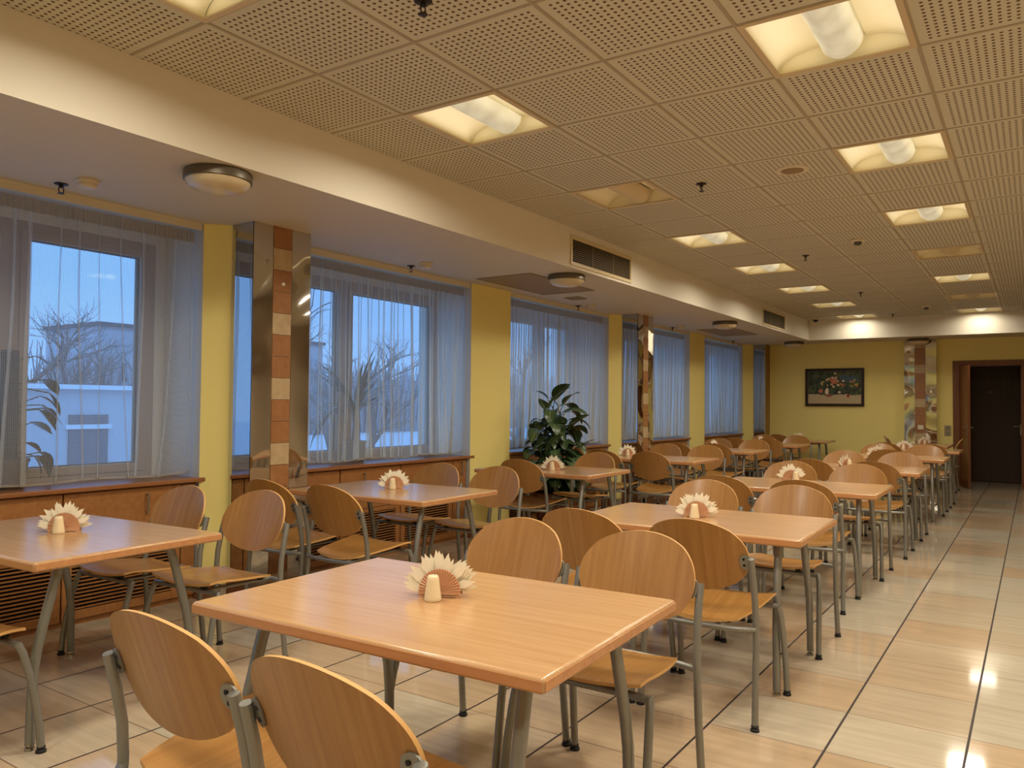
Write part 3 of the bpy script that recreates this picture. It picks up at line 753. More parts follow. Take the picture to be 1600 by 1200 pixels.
# column on the end wall
r = empty('clad_column', (-1.655, YE, 0)); tag(r, 'steel and tile clad column standing on the end wall beside the doorway', 'column', 'steel and tile clad columns')
MB().box(-0.245, 0.245, -0.13, -0.0005, 0.0, ZS-0.001).build('core', cream, r)
MB().box(-0.25, -0.085, -0.139, -0.1305, 0.0, ZS-0.001).build('steel_strip', mirror_m, r)
MB().box(0.085, 0.25, -0.139, -0.1305, 0.0, ZS-0.001).build('steel_strip', mirror_m, r)
t = MB(); zt = ZS-0.001; k = 0
while zt > 0.02:
    z0 = max(zt-0.148, 0.0); t.box(-0.08, 0.08, -0.141, -0.1305, z0+0.002, zt-0.002, 1 if k % 4 == 3 or k == 0 else 0); zt -= 0.148; k += 1
t.build('tile_strip', [tile_brown, tile_pale], r)
sw = MB(); sw.box(-0.045, 0.045, -0.010, 0, -0.04, 0.04); o = sw.build('wall_switch', mat('switch_white', lin(226, 214, 190), 0.4), None, bevel=0.003); o.location = (-1.65, YE-0.142, 0.98)
tag(o, 'white switch plate on the tile strip of the end-wall column', 'switch')
# ================================================================== soffit and ceiling fittings
dome_m = mat('dome_glass', lin(214, 196, 160), 0.25); ring_m = mat('dome_ring', lin(112, 102, 86), 0.4, 0.5)
def dome_proto():
    r = empty('dome_light')
    MB().lathe([(0.0, 0.0), (0.165, 0.0), (0.172, -0.010), (0.172, -0.048), (0.160, -0.052), (0.0, -0.052)], 40).build('ring', ring_m, r, smooth=40)
    MB().lathe([(0.163, -0.050), (0.158, -0.066), (0.135, -0.085), (0.09, -0.10), (0.04, -0.108), (0.0, -0.110)], 40).build('glass_dome', dome_m, r, smooth=60)
    return r
d0 = dome_proto(); register(d0)
for k, (x, y, lb) in enumerate(((-3.545, 2.50, 'over the frontmost window-side table'), (-3.59, 6.24, 'beside the hatch near the first air grille'), (-3.63, 10.80, 'beside the hatch near the second air grille'), (-3.66, 14.72, 'at the far corner before the end wall'), (-1.66, 15.02, 'above the column beside the doorway'))):
    o = d0 if k == 0 else dup(d0)
    o.location = (x, y, ZS-0.0005); tag(o, 'unlit round dome light with a dark ring %s' % lb, 'dome light', 'dome lights on the lowered ceiling')
spr_m = mat('sprinkler_bronze', lin(60, 50, 42), 0.4, 0.7)
def spr_proto():
    r = empty('sprinkler')
    MB().lathe([(0.0, 0.0), (0.036, 0.0), (0.036, -0.004), (0.012, -0.010), (0.012, -0.022), (0.0, -0.022)], 16).build('rosette', spr_m, r, smooth=40)
    f_ = MB()
    for s in (-1, 1): f_.tube([(0, s*0.010, -0.020), (0, s*0.014, -0.030), (0, s*0.012, -0.044), (0, s*0.003, -0.052)], 0.003, 6)
    f_.build('yoke', spr_m, r)
    MB().lathe([(0.0, -0.051), (0.019, -0.053), (0.019, -0.055), (0.0, -0.057)], 14).build('deflector', spr_m, r)
    return r
s0 = spr_proto(); register(s0); first = True
for x, y, z, lb in [(-4.47, 2.16, ZS, 'lowered ceiling at the nearest window'), (-4.50, 5.11, ZS, 'lowered ceiling at the second window'), (-4.56, 8.21, ZS, 'lowered ceiling at the third window'), (-4.58, 11.2, ZS, 'lowered ceiling at the fourth window'), (-4.57, 14.05, ZS, 'lowered ceiling at the farthest window'),
                    (-1.945, 2.26, H, 'perforated ceiling at the very top edge of the view'), (-1.92, 5.21, H, 'perforated ceiling near the switched-off light'), (-1.935, 8.25, H, 'perforated ceiling, second one past the switched-off light'), (-1.935, 11.29, H, 'perforated ceiling, third one past the switched-off light'), (-1.94, 14.17, H, 'perforated ceiling close to the end bulkhead')]:
    o = s0 if first else dup(s0); first = False
    o.location = (x, y, z-0.0005); tag(o, 'small dark sprinkler head on the %s' % lb, 'sprinkler', 'sprinklers')
det_m = mat('detector_plastic', lin(214, 200, 170), 0.45)
def det_proto(nm_, k):
    r = empty('smoke_detector')
    MB().lathe([(0.0, 0.0), (0.056, 0.0), (0.058, -0.012), (0.052, -0.020), (0.0, -0.020)], 24).build('base', det_m, r, smooth=40)
    MB().lathe([(0.046, -0.019), (0.047, -0.034), (0.036, -0.046), (0.0, -0.049)], 24).build('cap', det_m, r, smooth=40)
    return r
e0 = det_proto('', 0); register(e0); first = True
for x, y, z, lb in [(-4.27, 2.20, ZS, 'lowered ceiling before the nearest window'), (-4.31, 5.08, ZS, 'lowered ceiling before the second window'), (-4.38, 8.20, ZS, 'lowered ceiling before the third window'), (-4.38, 11.02, ZS, 'lowered ceiling before the fourth window'), (-4.36, 13.9, ZS, 'lowered ceiling before the farthest window')]:
    o = e0 if first else dup(e0); first = False
    o.location = (x, y, z-0.0005); tag(o, 'pale round smoke detector on the %s' % lb, 'smoke detector', 'smoke detectors')
grey_det = mat('dark_sensor', lin(70, 66, 58), 0.4)
def det2():
    r = empty('smoke_detector')
    MB().lathe([(0.0, 0.0), (0.062, 0.0), (0.062, -0.016), (0.050, -0.024), (0.0, -0.024)], 24).build('base', det_m, r, smooth=40)
    MB().lathe([(0.034, -0.022), (0.032, -0.044), (0.020, -0.054), (0.0, -0.056)], 24).build('sensor', grey_det, r, smooth=40)
    return r
f0 = det2(); register(f0)
for k, (x, y, lb) in enumerate(((-1.345, 7.71, 'halfway along the perforated ceiling'), (-1.355, 13.27, 'near the far end of the perforated ceiling'))):
    o = f0 if k == 0 else dup(f0)
    o.location = (x, y, H-0.0005); tag(o, 'smoke detector with a dark sensor %s' % lb, 'smoke detector', 'smoke detectors')
r = empty('ceiling_speaker', (-1.305, 5.215, H-0.0005)); tag(r, 'round flush ceiling speaker in a perforated tile', 'speaker')
MB().lathe([(0.0, 0.0), (0.105, 0.0), (0.103, -0.006), (0.086, -0.008), (0.0, -0.008)], 32).build('ring', det_m, r, smooth=40)
MB().lathe([(0.0, -0.0085), (0.072, -0.0085), (0.068, -0.011), (0.0, -0.011)], 32).build('grille', mat('speaker_grille', lin(150, 124, 90), 0.7), r, smooth=40)
r = empty('security_camera', (-3.15, 14.14, H-0.0005)); tag(r, 'small dark dome camera under the ceiling in the far corner', 'camera')
MB().lathe([(0.0, 0.0), (0.050, 0.0), (0.050, -0.030), (0.0, -0.030)], 20).build('base', det_m, r, smooth=40)
MB().lathe([(0.044, -0.030), (0.040, -0.052), (0.024, -0.068), (0.0, -0.072)], 20).build('lens_dome', black, r, smooth=60)
hatch_m = mat('hatch_board', lin(150, 126, 90), 0.7)
for x0, x1, y0, y1, lb in ((-4.42, -3.80, 5.95, 7.19, 'large tan ceiling hatch by the second window pier'), (-4.38, -3.80, 11.69, 12.95, 'large tan ceiling hatch by the fourth window'), (-4.36, -4.17, 7.51, 7.72, 'small square ceiling hatch before the third window')):
    r = empty('ceiling_hatch', ((x0+x1)/2, (y0+y1)/2, ZS-0.0005)); tag(r, lb, 'hatch')
    a_, c_ = (x1-x0)/2, (y1-y0)/2
    MB().box(-a_+0.012, a_-0.012, -c_+0.012, c_-0.012, -0.004, 0.0).build('panel', hatch_m, r)
    f_ = MB(); f_.box(-a_, -a_+0.014, -c_, c_, -0.007, 0); f_.box(a_-0.014, a_, -c_, c_, -0.007, 0); f_.box(-a_+0.014, a_-0.014, -c_, -c_+0.014, -0.007, 0); f_.box(-a_+0.014, a_-0.014, c_-0.014, c_, -0.007, 0)
    f_.build('frame', hatch_m, r)
# air grilles in the bulkhead face
grille_m = mat('grille_enamel', lin(216, 196, 150), 0.4); grille_shade = mat('grille_shade', lin(30, 24, 16), 0.8)
slat_m = mat('grille_slat', lin(150, 130, 92), 0.5)
for y0, y1, lb in ((5.885, 7.11, 'long slatted air grille in the bulkhead, nearer one'), (11.65, 12.90, 'slatted air grille in the bulkhead, farther one near the end')):
    r = empty('air_grille', (XS, (y0+y1)/2, 2.665)); tag(r, lb, 'air grille', 'air grilles'); c_ = (y1-y0)/2; hz = 0.130
    f_ = MB(); f_.box(0.0005, 0.012, -c_, -c_+0.03, -hz, hz); f_.box(0.0005, 0.012, c_-0.03, c_, -hz, hz); f_.box(0.0005, 0.012, -c_+0.03, c_-0.03, hz-0.03, hz); f_.box(0.0005, 0.012, -c_+0.03, c_-0.03, -hz, -hz+0.03)
    f_.build('frame', grille_m, r, bevel=0.003)
    MB().box(0.0005, 0.002, -c_+0.03, c_-0.03, -hz+0.03, hz-0.03).build('duct_shade_sheet', grille_shade, r)  # near-black sheet, stands for the shade in the duct behind the slats
    s_ = MB()
    for k in range(12):
        z = -hz+0.034 + (2*hz-0.07)*k/11
        s_.add([(0.002, -c_+0.03, z+0.006), (0.002, c_-0.03, z+0.006), (0.010, c_-0.03, z), (0.010, -c_+0.03, z), (0.002, -c_+0.03, z+0.003), (0.002, c_-0.03, z+0.003), (0.010, c_-0.03, z-0.003), (0.010, -c_+0.03, z-0.003)],
               [(0, 1, 2, 3), (7, 6, 5, 4), (3, 2, 6, 7), (0, 4, 5, 1), (0, 3, 7, 4), (1, 5, 6, 2)])
    s_.build('slats', slat_m, r)
    u_ = MB()
    for q in (-0.28, 0.28): u_.box(0.009, 0.011, q*2*c_*0.6-0.004, q*2*c_*0.6+0.004, -hz+0.03, hz-0.03)
    u_.build('mullion', slat_m, r)
# ================================================================== end wall: painting, socket, doorway
r = empty('framed_painting', (-3.09, YE-0.001, 1.685)); tag(r, 'dark framed still life of flowers and fruit on the yellow end wall', 'painting')
pw, ph = 0.515, 0.352
fd = mat('picture_frame_dark', lin(38, 20, 14), 0.35); liner = mat('picture_liner', lin(120, 100, 70), 0.5)
f_ = MB(); t_ = 0.045
f_.box(-pw, -pw+t_, -0.035, 0, -ph, ph); f_.box(pw-t_, pw, -0.035, 0, -ph, ph); f_.box(-pw+t_, pw-t_, -0.035, 0, ph-t_, ph); f_.box(-pw+t_, pw-t_, -0.035, 0, -ph, -ph+t_)
f_.build('frame', fd, r, bevel=0.006)
f_ = MB(); a_, c_ = pw-t_, ph-t_; t_ = 0.008
f_.box(-a_, -a_+t_, -0.022, 0, -c_, c_); f_.box(a_-t_, a_, -0.022, 0, -c_, c_); f_.box(-a_+t_, a_-t_, -0.022, 0, c_-t_, c_); f_.box(-a_+t_, a_-t_, -0.022, 0, -c_, -c_+t_)
f_.build('liner', liner, r)
canv = mat('painted_canvas', lin(50, 60, 40), 0.5)
g = N(canv, 'ShaderNodeTexCoord'); s = N(canv, 'ShaderNodeSeparateXYZ'); L(canv, g.outputs['Object'], s.inputs[0])
nz = N(canv, 'ShaderNodeTexNoise', i_Scale=11.0, i_Detail=3.0); L(canv, g.outputs['Object'], nz.inputs['Vector'])
rc = N(canv, 'ShaderNodeValToRGB'); e = rc.color_ramp.elements; e[0].position = 0.3; e[0].color = lin(22, 28, 18); e[1].position = 0.75; e[1].color = lin(120, 118, 60)
e2 = rc.color_ramp.elements.new(0.52); e2.color = lin(62, 78, 58)
L(canv, nz.outputs['Fac'], rc.inputs[0])
ed = math_n(canv, 'ADD', s.outputs[2], math_n(canv, 'MULTIPLY', nz.outputs['Fac'], 0.10))
cl = math_n(canv, 'LESS_THAN', ed, -0.085)
L(canv, mixc(canv, cl, rc.outputs[0], lin(196, 176, 138)), bsdf(canv).inputs['Base Color'])
pcols = [lin(226, 190, 160), lin(206, 120, 90), lin(238, 220, 196), lin(60, 80, 50), lin(150, 52, 36), lin(72, 96, 110), lin(196, 176, 70), lin(44, 36, 30)]
pm = [mat('paint_%d' % i, c, 0.5) for i, c in enumerate(pcols)]
dabs = MB(); dabs.box(-a_+t_, a_-t_, -0.010, -0.002, -c_+t_, c_-t_, 8); rs = random.Random(3)
def dab(x, z, rx, rz_, mi, lift):
    n = 9; ph0 = rs.uniform(0, 6)
    v_ = [(x+rx*math.cos(ph0+2*math.pi*i/n)*rs.uniform(0.75, 1.1), -0.0101-lift, z+rz_*math.sin(ph0+2*math.pi*i/n)*rs.uniform(0.75, 1.1)) for i in range(n)]
    dabs.add(v_ + [(x, -0.0108-lift, z)], [((i+1) % n, i, n) for i in range(n)], mi)
dab(0.30, 0.15, 0.13, 0.07, 5, 0); dab(0.18, 0.17, 0.10, 0.06, 5, 0.0002)
for k in range(14): dab(rs.uniform(0.2, 0.40), rs.uniform(0.02, 0.14), 0.022, 0.018, rs.choice([6, 6, 1, 3]), 0.0004+k*0.0001)
dab(0.02, -0.06, 0.055, 0.06, 7, 0.002); dab(0.0, -0.04, 0.04, 0.06, 3, 0.0024)
for k in range(26): dab(rs.gauss(-0.01, 0.07), rs.gauss(0.13, 0.05), 0.026, 0.022, rs.choice([0, 0, 2, 1]), 0.003+k*0.0001)
for k in range(14): dab(rs.gauss(-0.17, 0.06), rs.gauss(0.05, 0.04), 0.020, 0.016, rs.choice([6, 0, 3, 3]), 0.003+k*0.0001)
dab(-0.13, -0.07, 0.035, 0.07, 2, 0.005); dab(-0.24, -0.07, 0.045, 0.04, 1, 0.005); dab(-0.10, -0.155, 0.06, 0.018, 4, 0.005); dab(0.24, -0.155, 0.032, 0.034, 4, 0.005); dab(0.09, -0.09, 0.03, 0.02, 2, 0.005)
dabs.build('canvas', pm+[canv], r)
r = empty('wall_intercom', (-1.25, YE-0.0005, 0.93)); tag(r, 'pale socket plate on the yellow wall between column and doorway', 'socket')
MB().box(-0.05, 0.05, -0.012, 0, -0.09, 0.09).build('plate', mat('plate_grey', lin(168, 156, 120), 0.4), r, bevel=0.004)
MB().box(-0.032, 0.032, -0.016, -0.012, 0.01, 0.07).build('socket', mat('socket_grey', lin(140, 130, 104), 0.4), r, bevel=0.003)
MB().box(-0.032, 0.032, -0.016, -0.012, -0.07, -0.01).build('socket', mat('socket_grey2', lin(140, 130, 104), 0.4), r, bevel=0.003)
# door frame, open leaf, dark inner door
r = empty('door_1', (DX0, YE, 0)); struct(r)
f_ = MB(); W_ = DX1-DX0
f_.box(-0.09, 0.012, -0.022, 0.0, 0.0, DZ+0.07); f_.box(W_-0.012, W_+0.09, -0.022, 0.0, 0.0, DZ+0.07); f_.box(0.012, W_-0.012, -0.022, 0.0, DZ-0.012, DZ+0.07)
f_.box(0.0, 0.03, 0.0, 0.12, 0.0, DZ); f_.box(W_-0.03, W_, 0.0, 0.12, 0.0, DZ); f_.box(0.03, W_-0.03, 0.0, 0.12, DZ-0.03, DZ)
f_.build('door_frame', doorw, r, bevel=0.003)
lf = MB(); lf.box(0.0, 0.56, -0.021, 0.021, 0.008, DZ-0.035); lo = lf.build('door_leaf', doorw, r, bevel=0.003)
lo.location = (0.035, -0.045, 0); lo.rotation_euler = (0, 0, math.atan2(-0.53, 0.145))
h = MB()
for s in (-1, 1):
    h.tube([(0.51, s*0.02, 1.0), (0.51, s*0.065, 1.0)], 0.009, 8); h.tube([(0.515, s*0.062, 1.0), (0.41, s*0.062, 1.0)], 0.009, 8)
    h.box(0.49, 0.53, min(s*0.0205, s*0.026), max(s*0.0205, s*0.026), 0.87, 1.04)
h.build('door_handle', chrome, lo, smooth=40)
r = empty('door_2', (DX0-0.1, 16.5, 0)); struct(r)
MB().box(0.05, W_+0.2, -0.045, -0.001, 0.005, 2.12).build('door_leaf', darkdoor, r, bevel=0.004)
MB().box(0.47, 0.56, -0.05, -0.045, 1.60, 1.625).build('number_plate', mat('brass_plate', lin(110, 84, 54), 0.4, 0.5), r)
h = MB(); h.tube([(0.98, -0.045, 1.0), (0.98, -0.095, 1.0)], 0.009, 8); h.tube([(0.99, -0.09, 1.0), (0.86, -0.09, 1.0)], 0.009, 8); h.box(0.96, 1.0, -0.052, -0.045, 0.85, 1.04)
h.build('door_handle', chrome, r, smooth=40)
# ================================================================== curtains
def sheer(name, alpha, col, net=0.0, pitch=0.009):
    m = bpy.data.materials.new(name); m.use_nodes = True; nt = m.node_tree; nt.nodes.clear()
    o_ = nt.nodes.new('ShaderNodeOutputMaterial'); t_ = nt.nodes.new('ShaderNodeBsdfTransparent'); d_ = nt.nodes.new('ShaderNodeBsdfDiffuse'); l_ = nt.nodes.new('ShaderNodeBsdfTranslucent')
    m1 = nt.nodes.new('ShaderNodeMixShader'); m2 = nt.nodes.new('ShaderNodeMixShader')
    d_.inputs[0].default_value = col; l_.inputs[0].default_value = col; m1.inputs[0].default_value = 0.4
    L(m, d_.outputs[0], m1.inputs[1]); L(m, l_.outputs[0], m1.inputs[2]); L(m, t_.outputs[0], m2.inputs[1]); L(m, m1.outputs[0], m2.inputs[2]); L(m, m2.outputs[0], o_.inputs[0])
    m2.inputs[0].default_value = alpha
    if net:
        g = N(m, 'ShaderNodeNewGeometry'); s = N(m, 'ShaderNodeSeparateXYZ'); L(m, g.outputs['Position'], s.inputs[0])
        ll = []
        for ax in (1, 2):
            t = math_n(m, 'FRACT', math_n(m, 'DIVIDE', s.outputs[ax], pitch)); ll.append(math_n(m, 'LESS_THAN', t, 0.34))
        th = math_n(m, 'MAXIMUM', ll[0], ll[1])
        L(m, math_n(m, 'MULTIPLY_ADD', th, net, alpha-net*0.56), m2.inputs[0])
    return m
sheer1 = sheer('sheer_net', 0.30, lin(224, 222, 214), 0.26, 0.0095)
sheer2 = sheer('sheer_voile', 0.34, lin(238, 240, 234), 0.14, 0.0085)
sheer3 = sheer('sheer_voile_dense', 0.60, lin(234, 234, 230))
sheer_head = sheer('sheer_heading', 0.80, lin(196, 182, 160))
def curtain(y0, y1, npl, wpl, m, seed, lab, zb=0.83):
    rs = random.Random(seed)
    r = empty('curtain', (-4.72, (y0+y1)/2, 2.46)); tag(r, lab, 'curtain', 'sheer curtains')
    yc = (y0+y1)/2
    pl = sorted(y0 + (y1-y0)*(k+0.5+rs.uniform(-0.38, 0.38))/npl for k in range(npl))
    pl = [(y, wpl*rs.uniform(0.5, 1.5), rs.uniform(0.018, 0.034), rs.gauss(0, 0.02), rs.uniform(0.5, 1.0)) for y in pl]
    nz_ = 14
    def prof(t):       # t: 0 top, 1 bottom -> polyline of (x, y)
        P = [(0.0, y0)]
        for (y, w_, d, dr, gr) in pl:
            yy = min(max(y + dr*t*t*2.2 + 0.004*math.sin(7*t+y*9), y0+0.02), y1-0.02)
            w2 = w_*(1.0 + 0.5*t*gr)
            P += [(0.004, yy-1.8*w2), (0.008, yy-0.5*w2), (0.30*d, yy+w2), (0.62*d, yy+0.95*w2), (0.80*d, yy), (d, yy-0.9*w2), (0.86*d, yy-1.05*w2), (0.5*d, yy-0.4*w2), (0.010, yy+1.2*w2), (0.002, yy+2.2*w2)]
        P.append((0.0, y1))
        return P
    b_ = MB(); rows = []
    for j in range(nz_+1):
        t = j/nz_; z = 2.385 + (zb-2.385)*t
        rows.append([(x + 0.012*math.sin(3.1*y+2*t+seed) + (0.035*max(0, t-0.9)/0.1 if False else 0), y-yc, z-2.46 + (0.006*math.sin(9*y+seed) if j == nz_ else 0)) for x, y in prof(t)])
    n = len(rows[0])
    b_.add([p for rw in rows for p in rw], [(j*n+i, j*n+i+1, (j+1)*n+i+1, (j+1)*n+i) for j in range(nz_) for i in range(n-1)])
    b_.build('sheer_cloth', m, r, smooth=80)
    hd = MB(); nn = int((y1-y0)/0.006)
    hd.add([p for z, amp in ((2.459, 0.006), (2.42, 0.008), (2.383, 0.010)) for p in [(amp*math.sin(i*1.7)+0.004*math.sin(i*0.31) + 0.012*math.sin(3.1*(y0+(y1-y0)*i/nn)+seed), y0+(y1-y0)*i/nn-yc, z-2.46) for i in range(nn+1)]],
           [(k*(nn+1)+i, k*(nn+1)+i+1, (k+1)*(nn+1)+i+1, (k+1)*(nn+1)+i) for k in range(2) for i in range(nn)])
    hd.build('gathered_heading', sheer_head, r)
    he = MB(); base = rows[-1]
    he.add([(x+0.0015, y, z) for x, y, z in base] + [(x+0.0015, y, z+0.013) for x, y, z in base], [(i, i+1, n+i+1, n+i) for i in range(n-1)])
    he.build('hem', sheer_head, r)
    return r
curtain(0.87, 3.150, 17, 0.008, sheer1, 4, 'thin net curtain with few folds over the nearest window')
curtain(3.815, 6.140, 36, 0.010, sheer2, 8, 'sheer pleated curtain over the second window, before the spiky plant')
curtain(6.865, 9.165, 46, 0.012, sheer3, 12, 'sheer pleated curtain over the third window behind the tall leafy plant')
curtain(9.825, 12.005, 44, 0.012, sheer3, 16, 'sheer pleated curtain over the fourth window, past the second column')
curtain(12.72, 14.78, 44, 0.012, sheer3, 20, 'sheer pleated curtain over the farthest window')
# ================================================================== plants
def leaf(mb, base, az, el, ln, wd, droop, shape, nu=8, nv=4, fold=0.25, twist=0.0, uv=True):
    """one leaf: a bent blade; shape(t) gives the half width along it"""
    p = Vector(base); e = el; step = ln/nu
    pts = []; dirs = []
    for i in range(nu+1):
        d = Vector((math.cos(az)*math.cos(e), math.sin(az)*math.cos(e), math.sin(e)))
        pts.append(p.copy()); dirs.append(d); p = p + d*step; e -= droop/nu
    o = len(mb.v); V_ = []
    for i, (q, d) in enumerate(zip(pts, dirs)):
        side = d.cross(Vector((0, 0, 1)))
        side = side.normalized() if side.length > 1e-3 else Vector((1, 0, 0))
        nrm = side.cross(d).normalized()
        tw = twist*i/nu; side, nrm = side*math.cos(tw)+nrm*math.sin(tw), nrm*math.cos(tw)-side*math.sin(tw)
        w_ = wd*shape(i/nu)
        for j in range(nv+1):
            s_ = 2*j/nv-1
            V_.append(q + side*(s_*w_) + nrm*(abs(s_)*fold*w_))
            mb.uv[o+len(V_)-1] = (i/nu, j/nv)
    mb.add(V_, [(i*(nv+1)+j, (i+1)*(nv+1)+j, (i+1)*(nv+1)+j+1, i*(nv+1)+j+1) for i in range(nu) for j in range(nv)])
def leaf_mat(name, dark, light, vein, stripes):
    m = mat(name, dark, 0.32, 0, 0.5)
    tc = N(m, 'ShaderNodeTexCoord'); s = N(m, 'ShaderNodeSeparateXYZ'); L(m, tc.outputs['UV'], s.inputs[0])
    c = math_n(m, 'ABSOLUTE', math_n(m, 'SUBTRACT', s.outputs[1], 0.5))
    ph_ = math_n(m, 'SUBTRACT', math_n(m, 'MULTIPLY', s.outputs[0], stripes), math_n(m, 'MULTIPLY', c, stripes*0.7))
    wv = math_n(m, 'ABSOLUTE', math_n(m, 'SUBTRACT', math_n(m, 'FRACT', ph_), 0.5))
    v1 = math_n(m, 'MULTIPLY', math_n(m, 'LESS_THAN', wv, 0.15), math_n(m, 'LESS_THAN', c, 0.42))
    v2 = math_n(m, 'LESS_THAN', c, 0.035)
    nz = N(m, 'ShaderNodeTexNoise', i_Scale=6.0); L(m, tc.outputs['Object'], nz.inputs['Vector'])
    b_ = mixc(m, nz.outputs['Fac'], dark, light)
    L(m, mixc(m, math_n(m, 'MULTIPLY', math_n(m, 'MAXIMUM', v1, v2), vein[1]), b_, vein[0]), bsdf(m).inputs['Base Color'])
    return m
lm1 = leaf_mat('dumb_cane_leaf', lin(18, 42, 24), lin(34, 66, 32), (lin(150, 168, 110), 0.6), 9)
lm2 = leaf_mat('heart_leaf', lin(24, 36, 22), lin(40, 54, 30), (lin(80, 96, 60), 0.2), 5)
lm3 = leaf_mat('strap_leaf', lin(24, 38, 24), lin(44, 58, 36), (lin(120, 130, 90), 0.0), 2)
stem_m = mat('green_stem', lin(52, 70, 40), 0.5); moss_m = mat('moss_pole', lin(42, 38, 28), 0.9); soil_m = mat('soil', lin(44, 32, 24), 0.95)
oval = lambda t: (math.sin(math.pi*min(1, max(0.0, t))**0.85)**0.8)*(1-0.15*t) if 0 < t < 1 else 0.02
strap = lambda t: 0.25+0.75*min(1, t*4) if t < 0.55 else max(0.02, 1-((t-0.55)/0.45)**1.6)
heart = lambda t: [0.55, 0.92, 1.0, 0.96, 0.85, 0.68, 0.46, 0.24, 0.02][min(8, int(round(t*8)))]
# tall leafy plant on the floor before the third window
PX, PY = -4.33, 7.20
r = empty('leafy_potted_plant', (PX, PY, 0)); tag(r, 'tall bushy plant with striped dark leaves in a brown pot before the third window', 'plant')
pot_m = stone('brown_pot_clay', lin(122, 72, 44), lin(84, 44, 26))
MB().lathe([(0.0, 0.0), (0.12, 0.0), (0.125, 0.01), (0.165, 0.27), (0.18, 0.30), (0.185, 0.37), (0.175, 0.38), (0.160, 0.36), (0.155, 0.33), (0.0, 0.33)], 32).build('pot', pot_m, r, smooth=40)
rel_ = MB()
for k in range(14):
    a = 2*math.pi*k/14; rr_ = 0.148
    rel_.tube([((rr_+0.002+0.012*q)*math.cos(a+0.12*math.sin(q*3)), (rr_+0.002+0.012*q)*math.sin(a+0.12*math.sin(q*3)), 0.12+0.13*q) for q in (0, .25, .5, .75, 1)], 0.006, 6)
rel_.build('relief_bands', stone('pot_relief', lin(170, 112, 74), lin(130, 80, 50)), r, smooth=50)
MB().lathe([(0.0, 0.331), (0.154, 0.331), (0.154, 0.336), (0.0, 0.345)], 24).build('soil', soil_m, r)
st = MB(); lv = MB(); rs = random.Random(11)
stems = [((0.0, 0.0), (0.02, 0.02), 1.30), ((0.02, 0.02), (0.06, 0.10), 1.24), ((-0.02, -0.02), (0.0, -0.10), 1.20), ((0.05, 0.03), (0.10, 0.16), 1.00), ((-0.05, 0.02), (-0.02, -0.20), 0.96), ((0.02, -0.06), (0.14, -0.14), 0.88), ((0.06, -0.02), (0.20, 0.04), 0.76), ((0.0, 0.05), (0.10, 0.24), 0.74), ((0.0, -0.05), (0.08, -0.26), 0.74)]
for (b0, b1, zt) in stems:
    pts = [(b0[0]+(b1[0]-b0[0])*t, b0[1]+(b1[1]-b0[1])*t, 0.33+(zt-0.33)*t) for t in (0, .25, .5, .75, 1)]
    st.tube(pts, [0.016, 0.015, 0.014, 0.012, 0.008], 8)
    nl = 27 if zt > 1.2 else 23
    for k in range(nl):
        t = 0.18 + 0.82*k/(nl-1)
        q = Vector((b0[0]+(b1[0]-b0[0])*t, b0[1]+(b1[1]-b0[1])*t, 0.33+(zt-0.33)*t))
        az = k*2.4+rs.uniform(-.4, .4); top = k >= nl-2
        el = rs.uniform(0.9, 1.3) if top else rs.uniform(0.15, 0.7)
        pl_ = rs.uniform(0.06, 0.12)
        tip = q + Vector((math.cos(az)*math.cos(el), math.sin(az)*math.cos(el), math.sin(el)))*pl_
        st.tube([q, tip], 0.004, 5)
        leaf(lv, tip, az, el-0.15, rs.uniform(0.25, 0.36)*(0.5 if math.cos(az) < -0.3 else 0.66 if abs(math.sin(az)) > 0.3 and q.z < 0.95 else 1), rs.uniform(0.066, 0.09), rs.uniform(1.2, 2.2) if not top else rs.uniform(0.3, 1.0), oval, 8, 4, 0.22, rs.uniform(-.5, .5))
st.build('stems', stem_m, r, smooth=50); lv.build('leaves', lm1, r, smooth=180)
# spiky plant on the sill of the second window
r = empty('spiky_potted_plant', (-4.90, 4.86, 0.8055)); tag(r, 'spiky strap-leaved plant behind the curtain of the second window', 'plant')
MB().lathe([(0.0, 0.0), (0.075, 0.0), (0.098, 0.16), (0.104, 0.165), (0.104, 0.18), (0.092, 0.18), (0.09, 0.165), (0.0, 0.165)], 24).build('pot', mat('pot_grey', lin(120, 112, 100), 0.5), r, smooth=40)
MB().tube([(0, 0, 0.165), (0.005, 0.01, 0.3), (0.0, 0.0, 0.46)], [0.035, 0.03, 0.028], 10).build('trunk', mat('plant_trunk', lin(104, 90, 70), 0.8), r, smooth=60)
lv = MB(); rs = random.Random(5)
for k in range(34):
    el = (0.25, 0.6, 0.95, 1.2)[k % 4] + rs.uniform(-.15, .15)
    ln = rs.uniform(0.46, 0.66)
    lim = min(1.0, 0.115/(ln*max(0.2, math.cos(el))))
    az = math.pi/2*(1 if k % 2 else -1) + rs.uniform(-1, 1)*math.asin(lim)
    leaf(lv, (0.0, 0.0, 0.40+0.07*rs.random()), az, el, ln, rs.uniform(0.013, 0.021), rs.uniform(0.3, 1.6)*(1.25-el*0.6), strap, 9, 2, 0.3)
lv.build('leaves', lm3, r, smooth=180)
